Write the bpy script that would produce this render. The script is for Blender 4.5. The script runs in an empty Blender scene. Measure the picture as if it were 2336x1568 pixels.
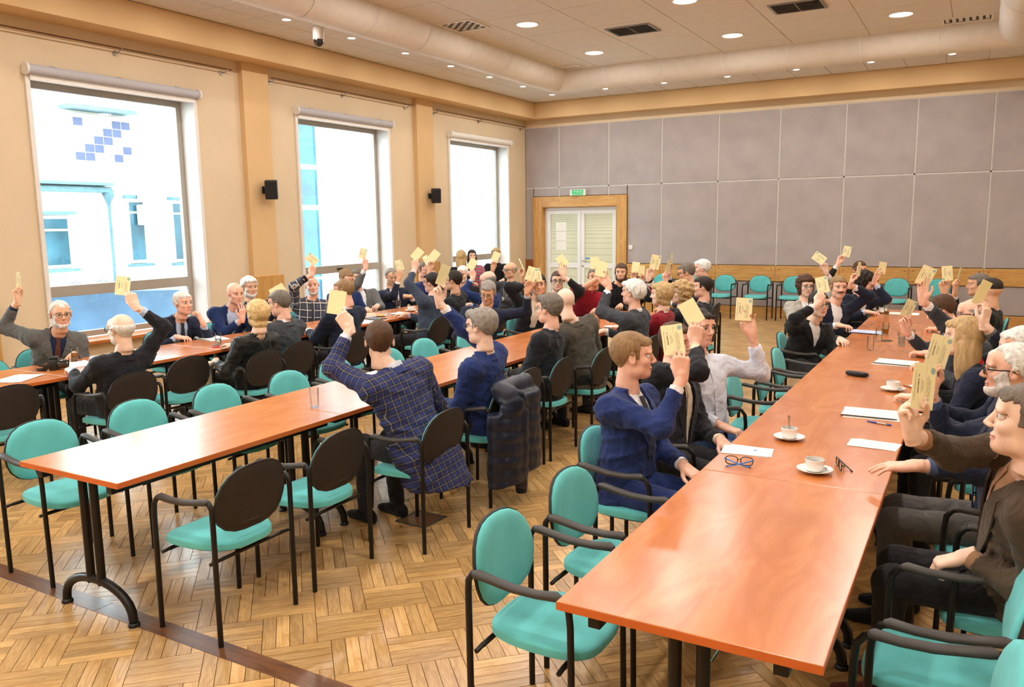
import bpy, bmesh, math, random
import numpy as np
from mathutils import Vector, Matrix, Quaternion
random.seed(7)
SC = bpy.context.scene
C = SC.collection
PI = math.pi
# ------------------------------------------------------------------ camera
def make_camera():
    cd = bpy.data.cameras.new('camera'); co = bpy.data.objects.new('camera', cd); C.objects.link(co)
    yaw, pitch, roll = math.radians(-29.8406), math.radians(-8.4944), math.radians(-0.7875)
    f = Vector((math.sin(yaw)*math.cos(pitch), math.cos(yaw)*math.cos(pitch), math.sin(pitch)))
    r = Vector((math.cos(yaw), -math.sin(yaw), 0)); u = r.cross(f)
    r2 = r*math.cos(roll)+u*math.sin(roll); u2 = -r*math.sin(roll)+u*math.cos(roll)
    m = Matrix((r2, u2, -f)).transposed().to_4x4()
    m.translation = Vector((8.9319, -16.2707, 1.8779))
    co.matrix_world = m
    cd.sensor_width = 36; cd.lens = 1851.16/2336*36; cd.clip_start = 0.05; cd.clip_end = 300
    SC.camera = co
make_camera()
# ------------------------------------------------------------------ daylight and exposure
def make_world():
    w = bpy.data.worlds.new('overcast_sky'); SC.world = w; w.use_nodes = True
    bg = w.node_tree.nodes['Background']
    bg.inputs[0].default_value = (0.93, 0.97, 1.0, 1); bg.inputs[1].default_value = SKY
SKY = 13.0
LAMP_W = 22.0     # watts of a large ceiling downlight
SPOT_W = 8.0      # watts of a small ceiling downlight
make_world()
SC.view_settings.view_transform = 'Standard'; SC.view_settings.look = 'None'
SC.view_settings.gamma = 1.0; SC.view_settings.use_curve_mapping = False
SC.view_settings.exposure = 0.35
SC.cycles.use_denoising = True
SC.cycles.use_adaptive_sampling = True; SC.cycles.adaptive_threshold = 0.09
SC.cycles.max_bounces = 6; SC.cycles.diffuse_bounces = 3; SC.cycles.glossy_bounces = 3
SC.cycles.transmission_bounces = 6; SC.cycles.transparent_max_bounces = 12
SC.cycles.sample_clamp_indirect = 6.0; SC.cycles.caustics_reflective = False; SC.cycles.caustics_refractive = False
# ------------------------------------------------------------------ materials
def lin(c):
    return tuple((x/255/12.92 if x/255 <= 0.04045 else ((x/255+0.055)/1.055)**2.4) for x in c)
MATS = {}
def node(nt, t, **kw):
    n = nt.nodes.new(t)
    for k, v in kw.items(): setattr(n, k, v)
    return n
def pm(name, rgb, rough=0.6, metal=0.0, var=0.06, scale=8.0, bump=0.0, bscale=60.0, coat=0.0, spec=0.5, emit=None, estr=0.0, trans=0.0, ior=1.45, sheen=0.0, alpha=None):
    """principled material whose colour is broken up by noise, with optional noise bump"""
    if name in MATS: return MATS[name]
    m = bpy.data.materials.new(name); m.use_nodes = True; nt = m.node_tree; b = nt.nodes['Principled BSDF']
    col = lin(rgb)
    tc = node(nt, 'ShaderNodeTexCoord')
    if var > 0:
        nz = node(nt, 'ShaderNodeTexNoise'); nz.inputs['Scale'].default_value = scale; nz.inputs['Detail'].default_value = 4
        nt.links.new(tc.outputs['Object'], nz.inputs['Vector'])
        rp = node(nt, 'ShaderNodeValToRGB'); e = rp.color_ramp.elements
        e[0].position = .3; e[1].position = .7
        e[0].color = (*[max(0, x*(1-var*1.6)) for x in col], 1); e[1].color = (*[min(1, x*(1+var*1.6)) for x in col], 1)
        nt.links.new(nz.outputs['Fac'], rp.inputs['Fac']); nt.links.new(rp.outputs['Color'], b.inputs['Base Color'])
    else: b.inputs['Base Color'].default_value = (*col, 1)
    b.inputs['Roughness'].default_value = rough; b.inputs['Metallic'].default_value = metal
    b.inputs['Specular IOR Level'].default_value = spec; b.inputs['IOR'].default_value = ior
    b.inputs['Coat Weight'].default_value = coat; b.inputs['Coat Roughness'].default_value = 0.12
    b.inputs['Transmission Weight'].default_value = trans
    b.inputs['Sheen Weight'].default_value = sheen
    if emit: b.inputs['Emission Color'].default_value = (*lin(emit), 1); b.inputs['Emission Strength'].default_value = estr
    if bump > 0:
        n2 = node(nt, 'ShaderNodeTexNoise'); n2.inputs['Scale'].default_value = bscale; n2.inputs['Detail'].default_value = 3
        nt.links.new(tc.outputs['Object'], n2.inputs['Vector'])
        bp = node(nt, 'ShaderNodeBump'); bp.inputs['Strength'].default_value = bump; bp.inputs['Distance'].default_value = 0.004
        nt.links.new(n2.outputs['Fac'], bp.inputs['Height']); nt.links.new(bp.outputs['Normal'], b.inputs['Normal'])
    MATS[name] = m
    return m
def wood(name, c1, c2, rough=0.35, axis=0, scale=3.0, stretch=12.0, coat=0.0, uv=False, rnd=False, blotch=0.0):
    """grained wood: stretched noise rings between two tones; with uv the grain runs along u, with rnd a per-piece tone shift is read from the mesh"""
    m = bpy.data.materials.new(name); m.use_nodes = True; nt = m.node_tree; b = nt.nodes['Principled BSDF']
    tc = node(nt, 'ShaderNodeTexCoord'); mp = node(nt, 'ShaderNodeMapping')
    s = [stretch]*3; s[axis] = 1.0
    if uv: s = [1.0, stretch, stretch]
    mp.inputs['Scale'].default_value = s
    nt.links.new(tc.outputs['UV' if uv else 'Object'], mp.inputs['Vector'])
    nz = node(nt, 'ShaderNodeTexNoise'); nz.inputs['Scale'].default_value = scale; nz.inputs['Detail'].default_value = 6; nz.inputs['Distortion'].default_value = 0.6
    nt.links.new(mp.outputs['Vector'], nz.inputs['Vector'])
    wv = node(nt, 'ShaderNodeMath', operation='MULTIPLY'); wv.inputs[1].default_value = 7.0
    nt.links.new(nz.outputs['Fac'], wv.inputs[0])
    fr = node(nt, 'ShaderNodeMath', operation='PINGPONG'); fr.inputs[1].default_value = 1.0
    nt.links.new(wv.outputs[0], fr.inputs[0])
    mx = node(nt, 'ShaderNodeMix', data_type='RGBA'); mx.inputs[6].default_value = (*lin(c1), 1); mx.inputs[7].default_value = (*lin(c2), 1)
    nt.links.new(fr.outputs[0], mx.inputs[0])
    out = mx.outputs[2]
    if blotch:
        n3 = node(nt, 'ShaderNodeTexNoise'); n3.inputs['Scale'].default_value = 2.2; n3.inputs['Detail'].default_value = 5
        nt.links.new(tc.outputs['Object'], n3.inputs['Vector'])
        h3 = node(nt, 'ShaderNodeHueSaturation'); mr = node(nt, 'ShaderNodeMapRange'); mr.inputs[1].default_value = .3; mr.inputs[2].default_value = .7; mr.inputs[3].default_value = 1-blotch; mr.inputs[4].default_value = 1+blotch
        nt.links.new(n3.outputs['Fac'], mr.inputs[0]); nt.links.new(mr.outputs[0], h3.inputs['Value']); nt.links.new(out, h3.inputs['Color']); out = h3.outputs['Color']
    if rnd:
        at = node(nt, 'ShaderNodeAttribute', attribute_name='tone')
        hs = node(nt, 'ShaderNodeHueSaturation'); mr = node(nt, 'ShaderNodeMapRange'); mr.inputs[3].default_value = .72; mr.inputs[4].default_value = 1.14
        nt.links.new(at.outputs['Fac'], mr.inputs[0]); nt.links.new(mr.outputs[0], hs.inputs['Value']); nt.links.new(out, hs.inputs['Color']); out = hs.outputs['Color']
    nt.links.new(out, b.inputs['Base Color'])
    b.inputs['Roughness'].default_value = rough; b.inputs['Coat Weight'].default_value = coat; b.inputs['Coat Roughness'].default_value = 0.22
    MATS[name] = m
    return m
def glass(name, tint=(235, 245, 245), rough=0.0, ref=0.5):
    m = bpy.data.materials.new(name); m.use_nodes = True; nt = m.node_tree
    for n in list(nt.nodes): nt.nodes.remove(n)
    o = node(nt, 'ShaderNodeOutputMaterial'); t = node(nt, 'ShaderNodeBsdfTransparent'); g = node(nt, 'ShaderNodeBsdfGlossy')
    t.inputs[0].default_value = (*lin(tint), 1); g.inputs['Roughness'].default_value = rough
    fr = node(nt, 'ShaderNodeFresnel'); fr.inputs[0].default_value = 1.45
    ml = node(nt, 'ShaderNodeMath', operation='MULTIPLY'); ml.inputs[1].default_value = ref
    mx = node(nt, 'ShaderNodeMixShader')
    nt.links.new(fr.outputs[0], ml.inputs[0]); nt.links.new(ml.outputs[0], mx.inputs[0]); nt.links.new(t.outputs[0], mx.inputs[1]); nt.links.new(g.outputs[0], mx.inputs[2]); nt.links.new(mx.outputs[0], o.inputs[0])
    MATS[name] = m
    return m
# ------------------------------------------------------------------ mesh helpers
class MB:
    """collects shapes and links them as ONE mesh object"""
    def __init__(s): s.v = []; s.f = []; s.m = []; s.uv = None
    def add(s, vs, fs, mi=0):
        o = len(s.v); s.v.extend([tuple(v) for v in vs]); s.f.extend([tuple(i+o for i in f) for f in fs]); s.m.extend([mi]*len(fs)); return s
    def box(s, x0, x1, y0, y1, z0, z1, mi=0, M=None):
        vs = [Vector((x, y, z)) for z in (z0, z1) for y in (y0, y1) for x in (x0, x1)]
        if M is not None: vs = [M @ v for v in vs]
        return s.add(vs, [(0, 2, 3, 1), (4, 5, 7, 6), (0, 1, 5, 4), (2, 6, 7, 3), (0, 4, 6, 2), (1, 3, 7, 5)], mi)
    def cbox(s, x0, x1, y0, y1, z0, z1, c=0.004, mi=0, M=None):
        """box whose edges are chamfered by c"""
        bm = bmesh.new(); bmesh.ops.create_cube(bm, size=1.0)
        bmesh.ops.scale(bm, vec=(x1-x0, y1-y0, z1-z0), verts=bm.verts)
        bmesh.ops.bevel(bm, geom=list(bm.edges), offset=c, segments=2, affect='EDGES', profile=0.5)
        bmesh.ops.translate(bm, vec=((x0+x1)/2, (y0+y1)/2, (z0+z1)/2), verts=bm.verts)
        return s.bm(bm, mi, M)
    def bm(s, bm, mi=0, M=None):
        bm.verts.index_update(); vs = [v.co.copy() for v in bm.verts]
        if M is not None: vs = [M @ v for v in vs]
        s.add(vs, [[v.index for v in f.verts] for f in bm.faces], mi); bm.free(); return s
    def tube(s, pts, r, n=10, mi=0, cap=True, up=None, sq=None):
        pts = [Vector(p) for p in pts]; rs = r if isinstance(r, (list, tuple)) else [r]*len(pts)
        rings = []; prev = None
        for i, p in enumerate(pts):
            a = pts[max(i-1, 0)]; b = pts[min(i+1, len(pts)-1)]; t = (b-a)
            if t.length < 1e-9: t = Vector((0, 0, 1))
            t.normalize()
            if prev is None:
                ref = Vector(up) if up is not None else (Vector((0, 0, 1)) if abs(t.z) < .9 else Vector((1, 0, 0)))
                x = ref-t*ref.dot(t); x.normalize()
            else:
                x = prev-t*prev.dot(t); x.normalize()
            prev = x; y = t.cross(x); rr = rs[i]
            ra, rb = (rr if isinstance(rr, (tuple, list)) else (rr, rr))
            rings.append([p+x*(ra*math.cos(k*2*PI/n))+y*(rb*math.sin(k*2*PI/n)) for k in range(n)])
        return s.loft(rings, mi, cap)
    def loft(s, rings, mi=0, cap=True, closed=True):
        n = len(rings[0]); vs = [v for r in rings for v in r]; fs = []
        for i in range(len(rings)-1):
            for k in range(n if closed else n-1):
                a = i*n+k; b = i*n+(k+1) % n; fs.append((a, b, b+n, a+n))
        if cap and closed:
            fs.append(tuple(range(n-1, -1, -1))); o = (len(rings)-1)*n; fs.append(tuple(o+k for k in range(n)))
        return s.add(vs, fs, mi)
    def lathe(s, prof, n=24, mi=0, c=(0, 0, 0), M=None):
        vs = []; fs = []
        for (r, z) in prof:
            for k in range(n):
                v = Vector((c[0]+r*math.cos(2*PI*k/n), c[1]+r*math.sin(2*PI*k/n), c[2]+z)); vs.append(M @ v if M is not None else v)
        for i in range(len(prof)-1):
            for k in range(n): a = i*n+k; b = i*n+(k+1) % n; fs.append((a, b, b+n, a+n))
        return s.add(vs, fs, mi)
    def ball(s, c, r, mi=0, M=None, nu=14, nv=9):
        rx, ry, rz = r if isinstance(r, (tuple, list)) else (r, r, r)
        vs = []; fs = []
        for j in range(nv+1):
            t = PI*j/nv
            for k in range(nu):
                a = 2*PI*k/nu; v = Vector((rx*math.sin(t)*math.cos(a), ry*math.sin(t)*math.sin(a), rz*math.cos(t)))
                if M is not None: v = M @ v
                vs.append(v+Vector(c))
        for j in range(nv):
            for k in range(nu):
                a = j*nu+k; b = j*nu+(k+1) % nu; fs.append((a, a+nu, b+nu, b))
        return s.add(vs, fs, mi)
    def mesh(s, name, mats, smooth=False, weld=0):
        me = bpy.data.meshes.new(name); me.from_pydata(s.v, [], s.f)
        for m in (mats if isinstance(mats, (list, tuple)) else [mats]): me.materials.append(MATS[m] if isinstance(m, str) else m)
        me.polygons.foreach_set('material_index', s.m)
        if weld:
            b = bmesh.new(); b.from_mesh(me); bmesh.ops.remove_doubles(b, verts=b.verts, dist=weld); bmesh.ops.dissolve_degenerate(b, dist=1e-6, edges=b.edges); b.to_mesh(me); b.free()
        if smooth:
            me.polygons.foreach_set('use_smooth', [True]*len(me.polygons))
            if smooth is not True: me.set_sharp_from_angle(angle=math.radians(smooth))
        me.update(); return me
    def build(s, name, mats, parent=None, smooth=False, loc=None, rot=None, weld=0):
        return link(name, s.mesh(name, mats, smooth, weld), parent, loc, rot)
def link(name, me, parent=None, loc=None, rot=None):
    o = bpy.data.objects.new(name, me); C.objects.link(o)
    if parent is not None: o.parent = parent
    if loc is not None: o.location = loc
    if rot is not None: o.rotation_euler = rot
    return o
def tag(o, label, cat, group=None):
    o['label'] = label; o['category'] = cat
    if group: o['group'] = group
    return o
def thing(name, label, cat, loc=(0, 0, 0), rz=0.0, group=None):
    o = link(name, None, None, loc, (0, 0, rz)); return tag(o, label, cat, group)
def struct(o): o['kind'] = 'structure'; return o
def room_part(name, loc=(0, 0, 0)): return struct(link(name, None, None, loc))
def dup(root, loc, rz, label=None, group=None):
    r = root.copy(); C.objects.link(r); r.location = loc; r.rotation_euler = (0, 0, rz)
    if label: r['label'] = label
    if group: r['group'] = group
    for ch in list(root.children):
        c = ch.copy(); C.objects.link(c); c.parent = r
        for g in list(ch.children):
            d = g.copy(); C.objects.link(d); d.parent = c
    return r
ORD = ['first', 'second', 'third', 'fourth', 'fifth', 'sixth', 'seventh', 'eighth', 'ninth', 'tenth', 'eleventh', 'twelfth', 'thirteenth', 'fourteenth']
# ================================================================== the room
ZC = 4.43                      # ceiling height
RX, RY = 12.2, -19.0           # right wall and wall behind the camera
pm('wall_paint', (226, 205, 174), 0.85, var=.025, scale=1.2, bump=.08, bscale=180)
pm('wall_paint_dark', (222, 186, 138), 0.85, var=.03, scale=1.2, bump=.08, bscale=180)
pm('white_paint', (236, 232, 228), 0.55, var=.015)
pm('panel_fabric', (176, 167, 166), 0.95, var=.05, scale=2.5, bump=.25, bscale=420)
pm('joint_white', (214, 211, 207), 0.6, var=.02)
pm('ceiling_white', (226, 219, 212), 0.9, var=.02, bump=.1, bscale=300)
pm('ceiling_line', (240, 234, 228), 0.7, var=.01)
pm('frame_alu', (176, 168, 156), 0.45, metal=.25, var=.02)
pm('black_plastic', (24, 24, 25), 0.45, var=.08)
pm('steel', (168, 160, 148), 0.3, metal=.9, var=.05)
pm('brass_rod', (112, 84, 58), 0.35, metal=.7, var=.05)
pm('grey_blind', (186, 184, 190), 0.7, var=.02)
wood('oak', (214, 166, 98), (196, 142, 74), 0.4, axis=0, scale=2.0, stretch=9)
wood('oak_v', (214, 166, 98), (196, 142, 74), 0.4, axis=2, scale=2.0, stretch=9)
wood('brown_board', (150, 88, 40), (132, 74, 32), 0.45, axis=0, scale=2.0)
wood('parquet', (214, 172, 112), (188, 142, 84), 0.3, uv=True, rnd=True, scale=6.0, stretch=7.0, coat=.35)
wood('dark_strip', (118, 76, 46), (92, 58, 36), 0.3, axis=0, scale=3.0, coat=.35)
wood('table_laminate', (204, 124, 64), (190, 108, 50), 0.26, axis=1, scale=1.6, stretch=4, coat=.3, blotch=.07)
pm('grout', (120, 82, 44), 0.8, var=.1)
glass('window_glass', (238, 248, 250), 0, .6)
pm('lamp_glow', (255, 250, 235), 0.5, var=0, emit=(255, 246, 226), estr=8.0)
pm('spot_glow', (255, 255, 255), 0.5, var=0, emit=(255, 252, 245), estr=12.0)

# ---- floor: base slab, parquet laid diagonally in four-strip blocks, dark border strip, service hatch
floor = struct(MB().box(-.3, RX+.2, RY-.2, .3, -.14, -.014).build('floor', 'grout'))
def parquet():
    L, W, n = .304, .244, 4
    pw = W/n; g = .0007
    variants = []
    for k in range(14):
        b = MB(); x, y = L/2-g, pw/2-g; c = .0008
        b.add([(-x, -y, -.013), (x, -y, -.013), (x, y, -.013), (-x, y, -.013), (-x+c, -y+c, 0), (x-c, -y+c, 0), (x-c, y-c, 0), (-x+c, y-c, 0)],
              [(4, 5, 6, 7), (0, 1, 5, 4), (1, 2, 6, 5), (2, 3, 7, 6), (3, 0, 4, 7)])
        me = b.mesh('plank', 'parquet'); uvs = me.uv_layers.new(name='UVMap'); ox, oy = random.random()*40, random.random()*40
        for lp in me.loops: co = me.vertices[lp.vertex_index].co; uvs.data[lp.index].uv = (co.x+ox, co.y+oy)
        t = me.attributes.new('tone', 'FLOAT', 'POINT'); tone = random.random()
        t.data.foreach_set('value', [tone]*8); variants.append((me, ox, oy, tone))
    pl = []
    ca = math.cos(PI/4)
    N = 60
    for i in range(-N, N):
        for j in range(-N, N):
            ox, oy = i*W+j*L, i*W-j*L
            for kind in (0, 1):
                for s in range(n):
                    if kind == 0: cx, cy, a = ox+L/2, oy+(s+.5)*pw, 0
                    else: cx, cy, a = ox+L+(s+.5)*pw, oy+W-L/2, PI/2
                    X = 6.0+(cx-cy)*ca; Y = -12.0+(cx+cy)*ca
                    if -.15 < X < RX+.1 and RY-.1 < Y < .15: pl.append((X, Y, a+PI/4))
    # visibility weight: nearest planks inside the picture come first
    cam = SC.camera; inv = cam.matrix_world.inverted(); fl = cam.data.lens/36
    def rank(p):
        v = inv @ Vector((p[0], p[1], 0))
        if v.z > -.5: return 1e9
        x, y = v.x/-v.z*fl, v.y/-v.z*fl
        if abs(x) > .51 or abs(y) > .345: return 1e8
        if p[0] > 7.7 and p[1] > -14.0: return 50-v.z           # under the right hand table
        return -v.z
    pl.sort(key=rank)
    for k, (X, Y, a) in enumerate(pl[:300]):
        o = link('plank', variants[random.randrange(14)][0], floor, (X, Y, random.uniform(-.0003, .0003)), (0, 0, a))
    # the rest of the planks, one mesh
    rest = pl[300:]; n8 = len(rest)
    base = np.array([v.co[:] for v in variants[0][0].vertices]); faces = [tuple(p.vertices) for p in variants[0][0].polygons]
    A = np.array([p[2] for p in rest]); ca_, sa_ = np.cos(A)[:, None], np.sin(A)[:, None]
    V = np.stack([base[None, :, 0]*ca_-base[None, :, 1]*sa_+np.array([p[0] for p in rest])[:, None], base[None, :, 0]*sa_+base[None, :, 1]*ca_+np.array([p[1] for p in rest])[:, None], np.broadcast_to(base[None, :, 2], (n8, 8))], 2)
    me = bpy.data.meshes.new('parquet_field'); F = [tuple(i+8*k for i in f) for k in range(n8) for f in faces]
    me.from_pydata(V.reshape(-1, 3), [], F); me.materials.append(MATS['parquet'])
    rng = np.random.default_rng(3); off = rng.random((n8, 2))*40; tone = np.repeat(rng.random(n8), 8)
    me.attributes.new('tone', 'FLOAT', 'POINT').data.foreach_set('value', tone.astype(np.float32))
    UV = (base[None, :, :2]+off[:, None, :]).reshape(-1, 2)
    vi = np.empty(len(me.loops), np.int32); me.loops.foreach_get('vertex_index', vi)
    me.uv_layers.new(name='UVMap').data.foreach_set('uv', UV[vi].ravel().astype(np.float32))
    o = link('parquet_field', me, floor); o['kind'] = 'stuff'
parquet()
for k in range(7):
    x0 = -.1+k*1.78
    link('border_strip', MB().cbox(0, 1.777, -14.03, -13.925, -.01, .0012, .0008).mesh('border_strip', 'dark_strip'), floor, (x0, 0, 0))
def hatch():
    M = Matrix.Translation((5.93, -12.24, 0)) @ Matrix.Rotation(math.radians(-3), 4, 'Z')
    h = MB()
    for a in range(4):
        R = M @ Matrix.Rotation(a*PI/2, 4, 'Z'); h.box(-.115, .115, .1, .122, -.005, .0025, 0, R)
    h.box(-.1, .1, -.1, .1, -.005, .0018, 1, M)
    h.build('floor_hatch', [pm('hatch_metal', (96, 88, 72), .5, metal=.6), 'dark_strip'], floor)
hatch()

# ---- left wall with its windows
WINS = [(-11.02, -8.90), (-7.06, -4.90), (-3.03, -0.80), (-15.05, -12.92)]
ZB, ZT = .60, 3.50
wl = MB()
ys = [RY-.2]+[y for w in sorted(WINS) for y in w]+[.3]
for k in range(0, len(ys), 2): wl.box(-.36, 0, ys[k], ys[k+1], -.1, ZC+.1)
for a, b in WINS: wl.box(-.36, 0, a, b, -.1, ZB-.02); wl.box(-.36, 0, a, b, ZT, ZC+.1)
wall_left = struct(wl.build('wall_left', 'wall_paint'))
for (a, b) in ((-8.13, -7.66), (-4.16, -3.66), (-12.2, -11.7)):
    MB().cbox(-.01, .09, a, b, 0, 4.2, .004).build('pilaster', 'wall_paint_dark', wall_left)
    MB().cbox(0, .13, a-.03, b+.06, 0, 1.17, .006).build('pilaster_cladding', 'oak_v', wall_left)
# ---- back wall, side wall and the wall behind the camera
wall_back = struct(MB().box(-.3, .43, .06, .3, -.1, ZC+.1).box(2.22, RX+.2, .06, .3, -.1, ZC+.1).box(.43, 2.22, .06, .3, 2.2, ZC+.1).build('wall_back', 'wall_paint'))
MB().box(0, RX, 0, .06, 3.935, ZC).build('plaster_strip', 'wall_paint', wall_back)
struct(MB().box(RX, RX+.3, RY-.2, .3, -.1, ZC+.1).build('wall_right', 'wall_paint'))
struct(MB().box(-.3, RX+.2, RY-.3, RY, -.1, ZC+.1).build('wall_front', 'wall_paint'))
# cornice boxes run round under the ceiling
struct(MB().cbox(-.01, .388, RY, -.0, 4.09, ZC, .006).build('trim_1', 'wall_paint_dark'))
struct(MB().cbox(.388, RX, -.27, 0.0, 4.09, ZC, .006).build('trim_2', 'wall_paint_dark'))
# fabric panels with pale joints
seams = [0]+[.8434+1.17*k for k in range(10)]+[RX]
def panel(x0, x1, z0, z1):
    if x1-x0 > .03 and z1-z0 > .03: MB().cbox(x0+.013, x1-.013, .006, .06, z0+.013, z1-.013, .006).build('wall_panel', 'panel_fabric', wall_back)
for a, b in zip(seams, seams[1:]):
    panel(a, b, 2.627, 3.935)
    if b <= 2.5:
        panel(a, min(b, .2), .16, 2.627) if a < .2 else None
        panel(max(a, .2), b, 2.425, 2.627)
    elif a < 2.44:
        panel(a, 2.44, 2.425, 2.627); panel(2.44, b, .973, 2.627); panel(2.44, b, .162, .673)
    else:
        panel(a, b, .973, 2.627); panel(a, b, .162, .673)
MB().box(0, RX, .015, .058, .1, 3.936).build('joint_backing', 'joint_white', wall_back) if False else None
js = MB()
for s in seams[1:-1]:
    zs = [(2.425 if s < 2.44 else .16, 3.935)]
    for z0, z1 in zs: js.box(s-.013, s+.013, .016, .06, z0, z1)
js.box(0, RX, .016, .06, 2.614, 2.64).box(0, RX, .01, .06, 3.922, 3.945)
for k in range(0, len(js.v), 8):
    b = MB(); b.v = js.v[k:k+8]; b.f = [tuple(i-k for i in f) for f in js.f[k//8*6:k//8*6+6]]; b.m = [0]*6
    b.build('joint_strip', 'joint_white', wall_back)
# oak rail boards and base boards with joints at the panel seams
base_back = room_part('baseboard_back')
rail = room_part('trim_3')
cuts = [2.45]+[s for s in seams if s > 2.6]
for a, b in zip(cuts, cuts[1:]):
    MB().cbox(a+.002, b-.002, -.028, .05, .673, .973, .004).build('rail_board', 'oak', rail)
    MB().cbox(a+.002, b-.002, -.02, .05, 0, .162, .003).build('base_board', 'oak', base_back)
    for x in (a+.07, b-.07):
        for z in (.73, .915): MB().lathe([(0, 0), (.012, 0), (.012, .004), (0, .006)], 8, M=Matrix.Translation((x, -.027, z)) @ Matrix.Rotation(PI/2, 4, 'X')).build('screw_cap', 'brown_board', rail)
MB().cbox(.0, .197, -.028, .05, .75, 1.04, .004).build('rail_board', 'brown_board', rail)

# ---- ceiling: slab, tile grid, tiles
ceiling = struct(MB().box(-.3, RX+.2, RY-.2, .3, ZC+.012, ZC+.15).build('ceiling', 'ceiling_line'))
tile_mesh = {}
def tile(x0, x1, y0, y1):
    g = .005
    key = (round(x1-x0, 3), round(y1-y0, 3))
    if key not in tile_mesh:
        w, d = key; tile_mesh[key] = MB().cbox(g, w-g, g, d-g, 0, .014, .003).mesh('ceiling_tile', 'ceiling_white')
    link('ceiling_tile', tile_mesh[key], ceiling, (x0, y0, ZC))
def tiles(x0, x1, y0, y1, dx, dy):
    x = x0
    while x < x1-.02:
        y = y1
        while y > y0+.02:
            tile(x, min(x+dx, x1), max(y-dy, y0), y); y -= dy
        x += dx
tiles(2.2, 9.5, -12.35, -2.69, 1.043, 1.073)         # inner field
tiles(.388, 2.2, -12.15, -.27, .604, .6)            # band along the windows
tiles(2.2, 9.5, -2.69, -.27, .6083, .605)            # band along the panelled wall
tiles(9.5, RX, -6.09, -.27, .9, .97)
tiles(.388, RX, RY, -12.35, 1.4765, 1.33)
tiles(9.5, RX, -12.35, -6.09, .9, 1.043)
tiles(.388, 2.2, -12.35, -12.15, .604, .2)

# ---- half-round air duct hung under the ceiling, made of segments with collars
pm('duct_white', (232, 224, 216), .6, var=.02)
def duct():
    t = thing('ceiling_duct', 'wide white half-round air duct running round the ceiling in jointed segments', 'duct', (2.33, -3.04, ZC))
    R = .285; n = 14
    prof = [(R*math.cos(PI*k/n), -R*1.0*math.sin(PI*k/n)-.03) for k in range(n+1)]
    prof = [(R, .0)]+prof+[(-R, .0)]
    def run(a, b, axis, m0, m1):
        # along axis from a to b ; m0/m1 mitre factors
        L = abs(b-a); k = max(1, round(L/1.06)); st = (b-a)/k
        for i in range(k):
            s0, s1 = a+i*st, a+(i+1)*st
            for nm, e0, e1, grow in (('duct_segment', s0, s1, 0), ('collar', s1-.009, s1+.009, .004)):
                if nm == 'collar' and i == k-1: continue
                rings = []
                for e, mi in ((e0, m0 if (i == 0 and nm == 'duct_segment') else 0), (e1, m1 if (i == k-1 and nm == 'duct_segment') else 0)):
                    ring = []
                    for (u, z) in prof:
                        u2 = u*(1+grow/R); z2 = z-(grow if z < -.03 else 0)
                        p = e+mi*u2
                        ring.append((u2+OX, p, z2) if axis == 'y' else (p, u2+OY, z2))
                    rings.append(ring)
                MB().loft(rings, closed=False).build(nm, ['duct_white', 'ceiling_line'][nm == 'collar'], t, smooth=40)
    OX = 0; OY = 0
    run(-10.5, 0, 'y', 0, -1)
    run(0, 6.93, 'x', -1, 1)
    OX = 6.93
    run(-10.5, 0, 'y', 0, 1)
duct()

# ---- ceiling lights
def disc_light(name, loc, r, watts, parent):
    ld = bpy.data.lights.new(name, 'AREA'); ld.shape = 'DISK'; ld.size = 2*r; ld.energy = watts; ld.color = (1.0, .95, .88)
    lo = bpy.data.objects.new(name, ld); C.objects.link(lo); lo.parent = parent; lo.location = loc; return lo
def downlight(x, y, r, big, label, group):
    t = thing('ceiling_downlight' if big else 'small_downlight', label, 'light', (x, y, ZC), 0, group)
    MB().lathe([(r*1.12, 0.0), (r*1.12, -.006), (r*1.0, -.008), (r*.95, -.002), (r*.95, .0)], 28).build('trim_ring', 'white_paint', t, smooth=30)
    MB().lathe([(0, -.002), (r*.95, -.002)], 28).build('lamp_glass', 'lamp_glow' if big else 'spot_glow', t)
    disc_light('lamp_light', (0, 0, -.012), r*.9, LAMP_W if big else SPOT_W, t)
for i, x in enumerate((3.64, 5.75, 7.89)):
    for j, y in enumerate((-4.39, -6.53, -8.67, -10.81, -12.95, -15.1, -17.2)):  # rows above and behind the camera are unseen, added for frontal light
        side = ['window side', 'middle', 'right side'][i]
        lab = f'large round downlight, {side} of the ceiling, {ORD[j]} row from the panelled wall'
        downlight(x, y, .14, True, lab, 'large ceiling downlights')
for j in range(10):
    downlight(1.235, -1.08-1.222*j, .055, False, f'small recessed downlight above the windows, {ORD[j]} from the far corner', 'small downlights along the window wall')
for j in range(6):
    downlight(2.43+1.19*j, -1.145, .055, False, f'small recessed downlight along the panelled wall, {ORD[j]} from the far corner', 'small downlights along the panelled wall')
for j in range(14):  # unseen lamps added to brighten the sides turned to the camera
    downlight(10.9, -1.08-1.222*j, .055, False, f'added unseen fill downlight above the right-hand wall, {ORD[j]} from the panelled wall', 'added fill downlights along the right-hand wall')
for j in range(6):  # more unseen lamps, added as fill from behind the camera
    downlight(2.43+1.19*j, -17.9, .055, False, f'added unseen fill downlight above the wall behind the photographer, {ORD[j]} from the windows', 'added fill downlights behind the photographer')
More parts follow.
